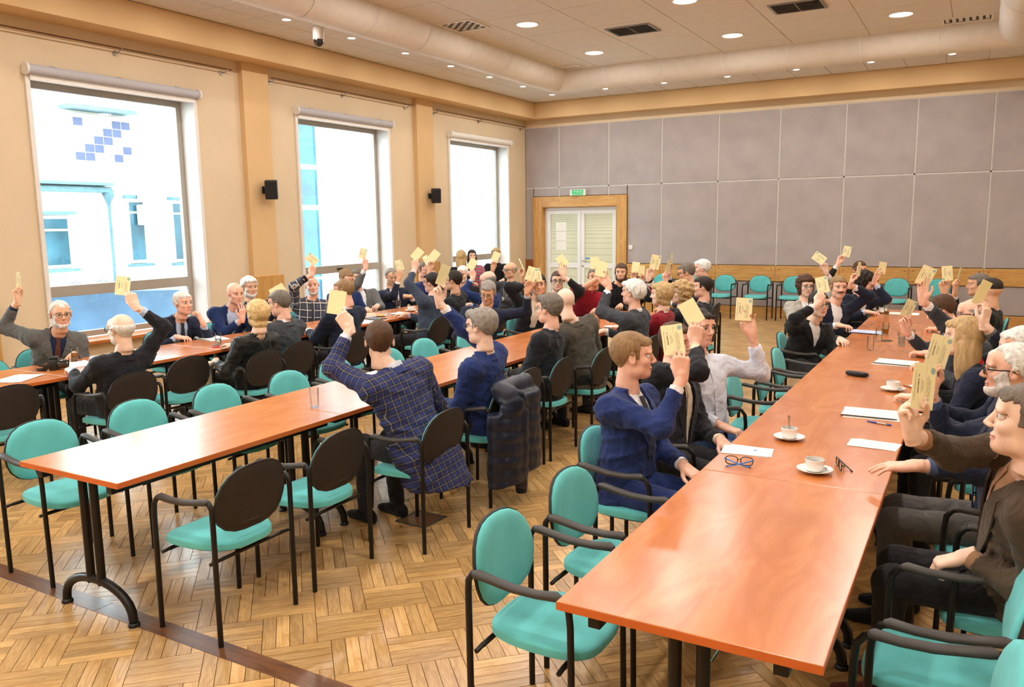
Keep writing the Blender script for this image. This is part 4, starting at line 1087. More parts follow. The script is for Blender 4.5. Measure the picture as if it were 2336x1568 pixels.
    d = np.maximum(d, -(cap(P, tw(0, -.025, D-.20), tw(0, .0, D-.03), .054, .062)))      # neck hole
    V, Q = snets(d.reshape(n), lo, hj); V = relax(V, Q, 1, .25); V, Q = largest_only(V, Q)
    gname = {'suit': 'jacket', 'shirt': 'shirt', 'polo': 'polo_shirt', 'knit': 'sweater', 'blouse': 'blouse'}[style]
    me = quads_to_mesh(gname, V, Q, [top])
    if top.startswith('plaid') or top == 'floral':
        qq = (V-H) @ T; UV = np.stack([qq[:, 0], qq[:, 2]], 1)
        for sd, (s, e, w, *_r) in arms.items():
            for a, b in ((s, e), (e, w)):
                ab = b-a; tt = (V-a) @ ab/(ab @ ab); c = np.clip(tt, 0, 1); dd = np.linalg.norm(V-a-c[:, None]*ab, axis=1); m = (dd < .072) & ((np.abs(qq[:, 0]) > .17*sc) | (qq[:, 2] > D-.12) | (qq[:, 1] > .16))
                ud = unit(ab); x1 = unit(np.cross(ud, (.3, .1, 1.))); UV[m] = np.stack([((V-a) @ x1)[m]*1.2, ((V-a) @ ud)[m]], 1)
        lv = np.empty(len(me.loops), np.int32); me.loops.foreach_get('vertex_index', lv); me.uv_layers.new(name='UVMap').data.foreach_set('uv', UV[lv].ravel().astype(np.float32))
    kids = [(gname, me)]
    # ---- shirt front, lapels, tie, collar, cuffs
    def patch(name, rows, mat, thick):
        """rows: list of rows of (x, t, offset) laid on the chest"""
        b = MB(); nr, nc = len(rows), len(rows[0]); vs = []
        for th in (thick, 0):
            for rw in rows:
                for (x, t, off) in rw: vs.append(tw(x, front(x, t, off+th), t))
        fs = []
        for i in range(nr-1):
            for j in range(nc-1):
                a = i*nc+j; fs.append((a, a+1, a+nc+1, a+nc)); k = nr*nc; fs.append((k+a, k+a+nc, k+a+nc+1, k+a+1))
        k = nr*nc
        for i in range(nr-1): a = i*nc; fs.append((a, a+nc, a+nc+k, a+k)); a = i*nc+nc-1; fs.append((a, a+k, a+nc+k, a+nc))
        for j in range(nc-1): fs.append((j, j+k, j+1+k, j+1)); a = (nr-1)*nc+j; fs.append((a, a+1, a+1+k, a+k))
        b.add(vs, fs); kids.append((name, b.mesh(name, mat, smooth=40)))
    tc = D-.185
    if style == 'suit':
        patch('shirt_front', [[(x, t, -.012-.004*(abs(x) > .06)) for x in np.linspace(-1, 1, 9)*(float(vw(t))+.025)] for t in np.linspace(vopen-.03, tc, 8)], shirt, .006)
        if lapel and lod != 'far':
            for sd in (-1, 1):
                rows = []
                for t in np.linspace(vopen-.01, tc-.005, 9):
                    k = (t-vopen)/(tc-vopen); inn = float(vw(t))-.003; wd = .012+.062*smooth01(k, .0, .62)*(1 if k < .78 else .55)
                    rows.append([(sd*(inn+wd*j), t, .007) for j in ((0, .5, 1) if sd > 0 else (1, .5, 0))])
                patch('lapel', rows, top, .006)
        if lod == 'near':
            for t in (vopen-.03, vopen-.13):
                if t > -.1: kids.append(('button', MB().lathe([(0, .004), (.008, .004), (.010, 0), (0, 0)], 10, M=Matrix.Translation(tw(.012, front(.012, t, .004), t)) @ Vector(f).to_track_quat('Z', 'Y').to_matrix().to_4x4()).mesh('button', 'black_plastic')))
        if tie:
            rows = []
            for t, w2 in [(tc-.012, .020), (tc-.045, .013), (tc-.05, .015)]+[(t, .018+.022*(tc-.05-t)/.4) for t in np.linspace(tc-.1, vopen-.02, 6)]: rows.append([(x*w2, t, .004) for x in (-1, 0, 1)][::1])
            patch('necktie', rows[::-1], tie, .008)
        elif shirt and lod == 'near':
            patch('placket', [[(x*.012, t, -.003) for x in (-1, 0, 1)] for t in np.linspace(vopen-.02, tc-.02, 8)], shirt, .003)
    if style in ('shirt', 'polo'): patch('placket', [[(x*.014, t, .004) for x in (-1, 0, 1)] for t in np.linspace(.04 if style == 'shirt' else D-.36, tc-.02, 8)], top if not (top.startswith('plaid')) else 'charcoal', .004)
    if style in ('suit', 'shirt', 'polo'):
        hf = frame_from(look if look is not None else face, pitch, roll)
        b = MB(); R1 = []
        m_ = 22; rings = [[], [], [], []]
        for k in range(m_+1):
            a = math.radians(200*(k/m_*2-1)*.86)+PI/2*0
            ang = -PI/2+a                                  # 0 at the nape, +-172 deg at the throat
            cx, cy = math.cos(ang), math.sin(ang); fr = (1+cy)/2
            for g, (rad_, t, ) in enumerate(((.060, D-.215-.012*fr), (.0580, D-.148-.034*fr), (.0625, D-.146-.036*fr), (.072, D-.186-.036*fr))):
                rings[g].append(tw(cx*rad_*sc, cy*rad_*sc-.014, t))
        b.loft([list(x) for x in zip(*rings)], 0, True)
        kids.append(('collar', b.mesh('collar', shirt if style == 'suit' else ('black' if style == 'polo' else top if not top.startswith('plaid') else 'black'), smooth=50, weld=.0005)))
        if style == 'suit':
            b = MB(); rings = [[], [], []]
            for k in range(m_+1):
                ang = -PI/2+math.radians(128*(k/m_*2-1)); cx, cy = math.cos(ang), math.sin(ang); fr = (1+cy)/2
                for g, (rad_, t) in enumerate(((.066, D-.182-.02*fr), (.074, D-.179-.02*fr), (.098, D-.219-.01*fr))): rings[g].append(tw(cx*rad_*sc, cy*rad_*sc*.95-.016, t))
            b.loft([list(x) for x in zip(*rings)], 0, True); kids.append(('jacket_collar', b.mesh('jacket_collar', top, smooth=50)))
    if style == 'suit':
        for sd, (ce, fd) in cuffs.items():
            kids.append(('shirt_cuff', MB().tube([ce-fd*.03, ce+fd*.022], [.036*sc, .0355*sc], 14).mesh('shirt_cuff', cuff or shirt, smooth=40)))
    elif style == 'shirt':
        for sd, (ce, fd) in cuffs.items(): kids.append(('shirt_cuff', MB().tube([ce-fd*.045, ce-fd*.0, ce+fd*.004], [.045*sc, .0425*sc, .040*sc], 14).mesh('shirt_cuff', top if not top.startswith('plaid') else 'black', smooth=40)))
    if watch:
        s, e, w, *_r = arms[watch]; fd = unit(w-e); kids.append(('wristwatch', MB().tube([w-fd*.045, w-fd*.022], .0315, 14).lathe([(0, .008), (.018, .008), (.018, 0), (0, 0)], 14, M=Matrix.Translation(w-fd*.034+unit(np.cross(fd, (0, .3, 1)))*.031) @ Vector(unit(np.cross(fd, (0, .3, 1)))).to_track_quat('Z', 'Y').to_matrix().to_4x4()).mesh('wristwatch', 'watch_black', smooth=40)))
    # ---- legs
    kn = {}; an = {}
    for sd in (1, -1):
        kx = f0*.44*sc+unit(np.cross(f0, (0, 0, 1)))*sd*(.105 if knees is None else knees)+A((0, 0, .505)); kn[sd] = kx; an[sd] = A((kx[0], kx[1], .09))-f0*(.04 if sd > 0 else -.01)
    hj_ = {}
    for sd in (1, -1): hj_[sd] = H+unit(np.cross(f0, (0, 0, 1)))*sd*.085*sc+A((0, 0, -.015))
    if not noleg:
        hl = max(hj, .016); pl = A([H, *kn.values(), *an.values(), H-f0*.15]); P, lo, n = grid(pl.min(0)-.12, pl.max(0)+.1, hl)
        d = ell(P, H+A((0, 0, -.005)), (.165*sc*wide, .155*sc, .11), np.stack([unit(np.cross(f0, (0, 0, 1))), f0, A((0, 0, 1.))], 1))
        for sd in (1, -1):
            d = smin(d, cap(P, hj_[sd], kn[sd], .083*sc, .066*sc), .03); d = smin(d, cap(P, kn[sd], an[sd], .064*sc, .050), .03)
        d = d+.004*sines(P, seed+77, 60); d = np.maximum(d, .075-P[:, 2])
        V, Q = snets(d.reshape(n), lo, hl); V, Q = largest_only(relax(V, Q, 1, .4), Q); kids.append(('trousers', quads_to_mesh('trousers', V, Q, [legs])))
        for sd in (1, -1):
            c = an[sd]; M4 = Matrix.Translation((c[0], c[1], 0)) @ Matrix.Rotation(fa-PI/2, 4, 'Z')
            rg = []
            for (y, wv, hv, z0) in ((-.085, .012, .03, .012), (-.075, .030, .07, 0), (-.03, .037, .095, 0), (.03, .037, .085, 0), (.09, .042, .06, 0), (.14, .040, .045, 0), (.175, .028, .034, .003), (.188, .01, .022, .008)):
                rg.append([M4 @ Vector((wv*math.copysign(abs(math.cos(a))**.7, math.cos(a)), y, z0+hv/2+hv/2*math.copysign(abs(math.sin(a))**.7, math.sin(a)))) for a in [2*PI*k/12 for k in range(12)]])
            kids.append(('shoe', MB().loft(rg).mesh('shoe', shoes, smooth=60)))
    # ---- the body itself: head, trunk, limbs and hands as one skin
    HR, HF, HU = frame_from(look if look is not None else face, pitch, roll); HM = np.stack([HR, HF, HU], 1)
    V0, Q0 = HEADS[lod]; hm = head_face_mats(V0, Q0)
    k = smooth01(-V0[:, 2], -.02, .09); V1 = V0.copy(); V1[:, 0] *= (1+jaw*k); V1 = V1*hs
    toW = lambda v: HC+v @ HM.T
    mats = [skn, 'lips', hair[1] if hair[1] not in ('hair_white',) else 'hair_grey', 'eye_white', 'eye_iris']
    pieces = [quads_to_mesh('head', toW(V1), Q0, mats, hm)]
    h2 = .026; pl = A([H, HC, *[p for a in arms.values() for p in a[:3]], *kn.values(), *an.values()]); P, lo, n = grid(pl.min(0)-.1, pl.max(0)+.06, h2)
    d, q = torso(P, -.035); nk = HC+HM @ (A((0, -.03, -.10))*hs); d = smin(d, cap(P, tw(0, -.012, D-.25), nk, .058, .05), .03)
    for sd, (s, e, w, *_r) in arms.items(): d = smin(d, cap(P, tw(sd*.06, -.01, D-.25), s, .04, .042), .03); d = smin(d, cap(P, s, e, .042, .034), .02)
    for sd in (1, -1):
        if not noleg: d = smin(d, cap(P, hj_[sd], kn[sd], .06, .045), .02); d = smin(d, cap(P, kn[sd], an[sd]-A((0, 0, .04)), .042, .034), .02)
    V, Q = snets(d.reshape(n), lo, h2); V, Q = largest_only(V, Q); pieces.append(quads_to_mesh('trunk', V, Q, mats))
    nd = unit(tw(0, -.012, D-.25)-nk); pieces.append(MB().tube([nk+nd*.12, nk+nd*.07, nk+nd*.03, nk+nd*.0, nk-nd*.03], [.066*sc, .0625*sc, .0575*hs, .0535*hs, .042*hs], 18).mesh('neck', mats, smooth=True))
    for sd, (s, e, w, fing, pal, pose, kind) in arms.items():
        fd = unit(w-e)
        pieces.append(MB().tube([s+(e-s)*.3, e, e+(w-e)*.35, w-fd*.05, w+fd*.01], [.042*sc, .038*sc, .040*sc, .0285, .0255], 14).mesh('forearm', mats, smooth=True))
        V, Q = hand(pose, lod, sd > 0); Z = unit(fing); Y = pal-Z*(pal @ Z); Y = unit(Y); X = np.cross(Y, Z); hM = np.stack([X, Y, Z], 1)
        pieces.append(quads_to_mesh('hand', w+(V*sc) @ hM.T, Q, mats))
    body = bool_union(pieces)
    o = link('person', body, None, tuple(O)); tag(o, label, 'person')
    for nm, m in kids: link(nm, m, o)
    # eyes as parts of the face
    for sx in (-1, 1):
        c = toW(A((sx*.031, .0730, .0055))[None]*hs)[0]
        M3 = Matrix(HM.tolist()).to_4x4()
        b = MB().ball((0, 0, 0), .0125*hs, 0, nu=14, nv=10); b.v = [(x, z, -y) for (x, y, z) in b.v]; b.m = [1]*28+[0]*(len(b.f)-28)
        b.v = [tuple(c+HM @ A(v)) for v in b.v]; kids_e = b.mesh('eye', ['eye_white', 'eye_iris'], smooth=True); link('eye', kids_e, o)
    # ---- hair and beard
    N0 = normals(V1, Q0)
    if hair[0] != 'none':
        T_ = hair_thickness(hair[0], V1/hs)*hs; Vh = V1.copy()
        if hair[0] in ('long', 'bob', 'curly'):
            lim = .0735*hs*np.sqrt(np.clip(1-((V1[:, 1]/hs+.02)/.13)**2, .2, 1)); Vh[:, 0] = np.clip(V1[:, 0], -lim, lim); Vh = relax(Vh, Q0, 3, .5); N0 = normals(Vh, Q0)
        V, Q = shell(Vh, Q0, N0, T_, seed, {'curly': .55, 'volume': .3, 'bob': .2}.get(hair[0], .22), 'hair', hair[1]); V, Q = largest_only(V, Q)
        link('hair', quads_to_mesh('hair', toW(V), Q, [hair[1]]), o)
        if hair[0] in ('long', 'ponytail'):
            h3 = {'near': .008, 'mid': .010, 'far': .014}[lod]; P, lo, n = grid(A((-.13, -.2, -.36)), A((.13, .1, .08)), h3); x = np.abs(P[:, 0])
            if hair[0] == 'long':
                d = ell(P, (0, -.055, -.10), (.092, .052, .19)); d = smin(d, ell(np.stack([x, P[:, 1], P[:, 2]], 1), (.072, -.01, -.13), (.026, .045, .15)), .03)
                d = np.maximum(d, -(ell(P, (0, .03, -.06), (.066, .085, .14))))
            else: d = smin(cap(P, (0, -.115, .03), (0, -.14, -.03), .03, .03), cap(P, (0, -.14, -.03), (0, -.13, -.22), .03, .014), .02)
            d = d+.004*sines(P*A((1, 1, .15)), seed, 200); V, Q = snets(d.reshape(n), lo, h3); V, Q = largest_only(V, Q)
            link('hair_length', quads_to_mesh('hair_length', toW(V*hs), Q, [hair[1]]), o)
    if beard:
        N0 = normals(V1, Q0); T_ = beard_thickness(beard[0], V1/hs)*hs; V, Q = shell(V1, Q0, N0, T_, seed+3, .25, 'beard', beard[1]); V, Q = largest_only(V, Q); link('beard', quads_to_mesh('beard', toW(V), Q, [beard[1]]), o)
    if specs:
        fm = {'black': 'glasses_black', 'metal': 'glasses_metal'}[specs]; g = link('glasses', MB().tube([toW(A(p)[None]*hs)[0] for p in ((-.010, .1035, .004), (0, .108, .007), (.010, .1035, .004))], .002, 6).mesh('glasses', fm, smooth=True), o)
        for sx in (-1, 1):
            ring = [(sx*.033+.0235*math.copysign(abs(math.cos(a))**.75, math.cos(a)), .1035-.35*abs(sx*.033+.0235*math.cos(a))**1.7, .002+.0165*math.copysign(abs(math.sin(a))**.75, math.sin(a))) for a in [2*PI*k/20 for k in range(21)]]
            link('rim', MB().tube([toW(A(p)[None]*hs)[0] for p in ring], .0018 if specs == 'metal' else .0027, 6).mesh('rim', fm, smooth=True), g)
            link('lens', MB().add([toW(A(p)[None]*hs)[0] for p in ring[:-1]], [tuple(range(20))]).mesh('lens', 'lens'), g)
            link('temple', MB().tube([toW(A(p)[None]*hs)[0] for p in ((sx*.0565, .092, .008), (sx*.076, .06, .008), (sx*.0845, .0, .010), (sx*.083, -.022, -.006))], .002 if specs == 'metal' else .003, 6).mesh('temple', fm, smooth=True), g)
    if seat:
        sv = {'+x': (1, 0), '-x': (-1, 0), '-y': (0, -1), '+y': (0, 1)}[seat]
        chair(hip[0]-.185*sv[0], hip[1]-.185*sv[1], seat, 'teal and black armchair occupied by the '+' '.join(label.split(',')[0].split()[:9]), 'occupied chairs')
    # ---- the card held up
    for spec in (R, L):
        if len(spec) > 2 and '_c' in spec[2]:
            c, upc, nrm = spec[2]['_c']; back = spec[2].get('back', False)
            Y = nrm if back else -nrm; X = np.cross(Y, upc); M4 = Matrix(np.stack([X, Y, upc], 1).tolist()).to_4x4(); M4.translation = Vector(c)
            cd = link('voting_card', CARD); cd.matrix_world = M4 @ Matrix.Rotation(PI if spec[2].get('flip') else 0, 4, 'Y')
            tag(cd, spec[2]['clabel'], 'card', 'raised voting cards')
    return o
# ================================================================== things on the tables
TZ = .7502
pm('porcelain', (246, 244, 240), .2, var=.01, coat=.6); pm('coffee', (70, 44, 26), .15, var=.05)
glass('tumbler_glass', (252, 254, 253), .02, .55)
pm('tea', (190, 120, 30), .1, var=.02, trans=.6); pm('juice', (250, 190, 20), .2, var=.03); pm('water', (225, 236, 240), .05, var=0, trans=.85)
def printed():
    m = bpy.data.materials.new('printed_paper'); m.use_nodes = True; nt = m.node_tree; b = nt.nodes['Principled BSDF']
    tc = node(nt, 'ShaderNodeTexCoord'); sp = node(nt, 'ShaderNodeSeparateXYZ'); nt.links.new(tc.outputs['Object'], sp.inputs[0])
    f = node(nt, 'ShaderNodeMath', operation='MULTIPLY_ADD'); f.inputs[1].default_value = 110; f.inputs[2].default_value = 500; nt.links.new(sp.outputs[1], f.inputs[0])
    fr = node(nt, 'ShaderNodeMath', operation='FRACT'); nt.links.new(f.outputs[0], fr.inputs[0]); l = node(nt, 'ShaderNodeMath', operation='LESS_THAN'); l.inputs[1].default_value = .38; nt.links.new(fr.outputs[0], l.inputs[0])
    mp = node(nt, 'ShaderNodeMapping'); mp.inputs['Scale'].default_value = (70, 30, 1); nt.links.new(tc.outputs['Object'], mp.inputs[0]); nz = node(nt, 'ShaderNodeTexNoise'); nz.inputs['Scale'].default_value = 1; nt.links.new(mp.outputs[0], nz.inputs[0])
    g = node(nt, 'ShaderNodeMath', operation='GREATER_THAN'); g.inputs[1].default_value = .47; nt.links.new(nz.outputs['Fac'], g.inputs[0])
    ab = node(nt, 'ShaderNodeMath', operation='ABSOLUTE'); nt.links.new(sp.outputs[0], ab.inputs[0]); mg = node(nt, 'ShaderNodeMath', operation='LESS_THAN'); mg.inputs[1].default_value = .082; nt.links.new(ab.outputs[0], mg.inputs[0])
    m1 = node(nt, 'ShaderNodeMath', operation='MULTIPLY'); nt.links.new(l.outputs[0], m1.inputs[0]); nt.links.new(g.outputs[0], m1.inputs[1]); m2 = node(nt, 'ShaderNodeMath', operation='MULTIPLY'); nt.links.new(m1.outputs[0], m2.inputs[0]); nt.links.new(mg.outputs[0], m2.inputs[1])
    mx = node(nt, 'ShaderNodeMix', data_type='RGBA'); mx.inputs[6].default_value = (*lin((246, 245, 243)), 1); mx.inputs[7].default_value = (*lin((198, 198, 204)), 1); nt.links.new(m2.outputs[0], mx.inputs[0]); nt.links.new(mx.outputs[2], b.inputs['Base Color']); b.inputs['Roughness'].default_value = .7; MATS['printed_paper'] = m
printed()
def sheet_mesh(w, d, lift=0.0, curl=0.0, n=8):
    b = MB(); t = .0004; top = []; bot = []
    for j in range(2):
        for i in range(n+1):
            x = -w/2+w*i/n; y = -d/2+d*j; z = curl*max(0, (abs(x)/(w/2))-.55)**2; top.append((x, y, z+t)); bot.append((x, y, z))
    k = 2*(n+1); fs = []
    for i in range(n): fs += [(i, i+1, i+n+2, i+n+1), (k+i, k+i+n+1, k+i+n+2, k+i+1), (i, k+i, k+i+1, i+1), (n+1+i, n+2+i, k+n+2+i, k+n+1+i)]
    fs += [(0, n+1, k+n+1, k), (n, k+n, k+2*n+1, 2*n+1)]
    b.add(top+bot, fs); return b
def papers(x, y, rz, label, n=2, w=.21, d=.297, mat='printed_paper', curl=.0, z=TZ):
    t = thing('paper_stack' if n > 1 else 'paper_sheet', label, 'paper', (x, y, z), rz, 'papers on the tables')
    for k in range(n):
        o = sheet_mesh(w, d, 0, curl if k == n-1 else 0).build('sheet', mat if k == n-1 else 'paper_white', t, loc=(random.uniform(-.012, .012)*(k > 0), random.uniform(-.012, .012)*(k > 0), .0009*k), rot=(0, 0, random.uniform(-.09, .09)*(k > 0)))
def cup(x, y, label, rz=0., spoon=False, s=1.0):
    t = thing('coffee_cup', label, 'cup', (x, y, TZ), rz, 'coffee cups on saucers')
    MB().lathe([(0, .0), (.035, 0), (.04, .004), (.077, .017), (.078, .019), (.04, .0075), (0, .006)], 32).build('saucer', 'porcelain', t, smooth=50)
    c = MB().lathe([(0, .009), (.030, .009), (.036, .014), (.0405, .03), (.0425, .062), (.0405, .063), (.0385, .03), (.034, .018), (0, .015)], 32).build('cup_body', 'porcelain', t, smooth=50)
    MB().lathe([(0, .044), (.0385, .044)], 24).build('coffee', 'coffee', c)
    MB().tube([(.040, 0, .055), (.058, 0, .056), (.066, 0, .042), (.058, 0, .028), (.040, 0, .024)], .0042, 8).build('cup_handle', 'porcelain', t, smooth=50)
    if spoon: MB().tube([(.0, .0, .03), (.012, .01, .075), (.02, .016, .105), (.024, .019, .118)], [.003, .003, .005, .007], 8).build('spoon', 'chrome', t, smooth=50)
    else: MB().tube([(-.03, -.045, .017), (.0, -.055, .017), (.055, -.04, .021)], [.006, .003, .0025], 8).build('spoon', 'chrome', t, smooth=50)
def tumbler(x, y, label, fill=None, level=.05, h=.125, r=.031):
    t = thing('drinking_glass', label, 'glass', (x, y, TZ), 0, 'drinking glasses on the tables')
    MB().lathe([(0, 0), (r*.86, 0), (r*.9, .004), (r, h), (r-.0016, h), (r*.88, .012), (0, .012)], 28).build('glass_wall', 'tumbler_glass', t, smooth=50)
    if fill: MB().lathe([(0, .0125), (r*.87, .0125), (r*.9+(r*.05)*(level/h), level), (0, level)], 24).build('drink', fill, t, smooth=50)
cup(8.143, -12.036, 'white coffee cup with upright spoon on a saucer on the right-hand table', 1.2, True)
cup(8.354, -12.553, 'white coffee cup on a saucer nearest the front of the right-hand table', 2.3)
cup(8.50, -10.50, 'white coffee cup on a saucer beside the grey sleeve on the right-hand table', 2.0)
cup(7.99, -5.75, 'white coffee cup on a saucer at the far end of the right-hand table', 2.0)
cup(2.56, -7.80, 'white coffee cup on a saucer on the far window table', .5)
cup(5.16, -7.34, 'white coffee cup at the far end of the middle table by the red polo shirt', .5)
def plate(x, y, label, food=None):
    t = thing('small_plate', label, 'plate', (x, y, TZ), 0, 'small plates')
    MB().lathe([(0, 0), (.045, 0), (.05, .003), (.078, .012), (.078, .0145), (.05, .0065), (0, .005)], 30).build('plate_body', 'porcelain', t, smooth=50)
    if food:
        for a in range(3): MB().ball((.03*math.cos(a*2.1), .03*math.sin(a*2.1), .015), (.03, .026, .012)).build('pastry', pm('pastry', (224, 168, 92), .7, var=.15, scale=30), t, smooth=True)
plate(5.57, -8.28, 'small white plate beside the white-haired man on the middle table'); plate(5.42, -8.56, 'small white plate left of the orange juice on the middle table'); plate(2.56, -8.42, 'small plate with pastries on the window table', True)
tumbler(5.390, -12.585, 'empty drinking glass standing alone on the middle table')
tumbler(5.475, -8.43, 'glass of orange juice on the middle table', 'juice', .06)
tumbler(2.275, -12.183, 'glass of amber tea beside the black camera', 'tea', .07)
tumbler(2.657, -10.99, 'glass of water beside the red phone', 'water', .06)
tumbler(2.22, -7.62, 'empty glass on the far window table', 'water', .03)
tumbler(8.179, -8.79, 'empty glass nearest the front in the group on the right-hand table')
tumbler(8.188, -8.22, 'glass on a black coaster on the right-hand table'); MB().lathe([(0, 0), (.05, 0), (.05, .003), (0, .003)], 24).build('coaster_pad', 'black_plastic', tag(link('coaster', None, None, (8.25, -8.13, TZ)), 'black round coaster beside the glass on the right-hand table', 'coaster'))
tumbler(8.20, -7.74, 'glass of tea behind the coaster on the right-hand table', 'tea', .06)
tumbler(8.392, -8.42, 'glass of water before the grey suited man on the right', 'water', .08)
tumbler(8.45, -8.2, 'half hidden glass behind the raised hand on the right', 'water', .05)
tumbler(8.05, -6.0, 'glass of amber tea at the far end of the right-hand table', 'tea', .05)
random.seed(5)
papers(8.007, -12.351, .06, 'white stapled booklet with small blue emblem beside the glasses', 4, .215, .15, 'paper_white')
MB().lathe([(0, 0), (.008, 0), (.008, .0004), (0, .0004)], 14).build('emblem', pm('emblem_blue', (120, 160, 210), .6), [o for o in C.objects if o.name.startswith('paper_stack')][-1], loc=(.035, .02, .0046))
papers(8.535, -11.95, 1.5, 'small printed sheets under the hand on the right-hand table', 3, .15, .21)
papers(8.455, -11.29, 1.62, 'stack of printed sheets with curled corner above the blue pen', 4, .21, .297, curl=.05)
papers(8.43, -9.40, 1.45, 'crumpled printed papers under the fingers on the right-hand table', 3, .21, .297, curl=.06)
papers(8.62, -10.32, .7, 'folded white leaflet standing half open at the table edge', 1, .1, .15, 'paper_white', curl=.08)
papers(8.02, -7.62, 1.4, 'pale blue folder on the left of the right-hand table', 2, .22, .31, pm('folder_blue', (186, 196, 226), .6), curl=.05)
papers(8.20, -5.72, 1.57, 'white papers spread at the far end of the right-hand table', 3, .25, .35, 'paper_white')
papers(2.63, -12.87, .5, 'sheaf of white papers at the picture edge on the window table', 5)
papers(2.42, -12.28, 1.2, 'white papers beside the black camera on the window table', 3, curl=.04)
papers(2.25, -10.72, 1.3, 'white papers before the man with hand at his mouth', 3, curl=.05)
papers(2.62, -8.13, 1.3, 'white papers curling over the edge of the far window table', 4, curl=.05)
papers(2.72, -8.92, 1.3, 'white sheets behind the brown-haired head on the window table', 2)
papers(2.26, -8.25, .9, 'yellow voting card lying on the window table', 1, .103, .146, 'card_back')
# pen, spectacles, case, phone, notebook, camera
t = thing('ballpoint_pen', 'blue and silver ballpoint pen below the printed sheets', 'pen', (8.514, -11.49, TZ+.005), -.35)
MB().tube([(-.07, 0, 0), (-.062, 0, 0), (-.01, 0, 0)], [.0012, .0042, .005], 10).build('barrel', pm('pen_blue', (28, 70, 170), .35), t, smooth=50); MB().tube([(-.01, 0, 0), (.045, 0, 0)], .005, 10).build('grip', 'chrome', t, smooth=50); MB().tube([(.045, 0, 0), (.068, 0, 0)], .0042, 10).build('cap', 'pen_blue', t, smooth=50); MB().box(.03, .066, -.0012, .0012, .004, .0068).build('clip', 'chrome', t)
def eyeglasses(x, y, rz, label, fm, tm):
    t = thing('eyeglasses', label, 'glasses', (x, y, TZ), rz)
    for s in (-1, 1):
        ring = [(s*.034+.027*math.copysign(abs(math.cos(a))**.7, math.cos(a)), .0, .022+.02*math.copysign(abs(math.sin(a))**.7, math.sin(a))) for a in [2*PI*k/20 for k in range(21)]]
        MB().tube(ring, .0022, 6).build('rim', fm, t, smooth=True); MB().add(ring[:-1], [tuple(range(20))]).build('lens', 'lens', t)
        MB().tube([(s*.062, 0, .03), (s*.066, -.006, .03), (-s*.03, -.03-.012*(s > 0), .006), (-s*.055, -.034-.012*(s > 0), .004)], [.003, .003, .0025, .004], 6).build('temple', tm, t, smooth=True)
    MB().tube([(-.008, 0, .027), (0, .003, .029), (.008, 0, .027)], .002, 6).build('bridge', fm, t)
pm('blue_plastic', (40, 130, 220), .35)
eyeglasses(8.03, -12.60, .15, 'folded eyeglasses with blue temples beside the white booklet', 'glasses_black', 'blue_plastic'); eyeglasses(8.44, -12.44, 1.9, 'folded dark eyeglasses behind the nearest coffee cup', 'glasses_black', 'glasses_black')
t = thing('glasses_case', 'black oval glasses case on the right-hand table', 'case', (8.23, -10.075, TZ), -.35)
rg = [[(x, w*math.cos(a), .019+.019*math.sin(a)*h) for a in [2*PI*k/16 for k in range(16)]] for x, w, h in ((-.083, .006, .3), (-.078, .018, .7), (-.06, .027, .95), (0, .031, 1), (.06, .027, .95), (.078, .018, .7), (.083, .006, .3))]
cs = MB().loft(rg).build('shell', 'leather_black' if 'leather_black' in MATS else 'black_plastic', t, smooth=60); MB().box(.078, .096, -.004, .004, .014, .018).build('zip_tab', 'blue_plastic', t)
t = thing('mobile_phone', 'small red mobile phone on the window table', 'phone', (2.726, -11.08, TZ), .9)
MB().cbox(-.035, .035, -.06, .06, 0, .012, .004).build('phone_body', pm('phone_red', (214, 64, 50), .35), t); MB().box(-.028, .028, -.035, .05, .012, .0126).build('screen', 'black_plastic', t)
t = thing('tablet', 'black tablet lying on the far window table beside the pastries', 'tablet', (2.66, -8.66, TZ), 1.35); MB().cbox(-.09, .09, -.13, .13, 0, .008, .003).build('tablet_body', 'black_plastic', t); MB().box(-.078, .078, -.115, .115, .008, .0085).build('screen', 'dome_black', t)
t = thing('notebook', 'dark maroon notebook beside the white plate on the middle table', 'notebook', (5.57, -8.48, TZ), .5); MB().cbox(-.045, .045, -.075, .075, 0, .01, .002).build('cover', pm('notebook_maroon', (96, 44, 40), .5), t); MB().box(-.043, .046, -.073, .073, .002, .008).build('pages', 'paper_white', t)
def camera():
    t = thing('photo_camera', 'black photo camera with curled strap on the window table', 'camera', (2.50, -12.50, TZ), 2.4)
    MB().cbox(-.065, .065, -.03, .03, 0, .085, .012).build('camera_body', 'black_plastic', t, smooth=40); MB().cbox(-.03, .03, -.035, .03, .08, .108, .01).build('viewfinder_hump', 'black_plastic', t, smooth=40)
    MB().cbox(.045, .075, -.05, .03, .004, .082, .012).build('grip', 'chair_shell', t, smooth=40)
    MB().lathe([(0, 0), (.036, 0), (.036, .05), (.033, .075), (.03, .075), (.028, .06), (0, .06)], 26, M=Matrix.Translation((-.008, -.03, .044)) @ Matrix.Rotation(PI/2, 4, 'X')).build('camera_lens', 'dome_black', t, smooth=40)
    MB().lathe([(0, 0), (.012, 0), (.012, .012), (0, .012)], 14, c=(.045, 0, .084)).build('mode_dial', 'black_plastic', t)
    pts = [(.06, .0, .07), (.1, .01, .05), (.115, .03, .012), (.12, .08, .012), (.1, .13, .03), (.05, .15, .055), (.01, .14, .03), (-.03, .12, .008), (-.07, .06, .012), (-.085, .02, .05), (-.062, .0, .07)]
    MB().tube(pts, [(.018, .0015)]*len(pts), 8, up=(0, 0, 1)).build('strap', pm('strap', (38, 32, 30), .7), t, smooth=60)
camera()
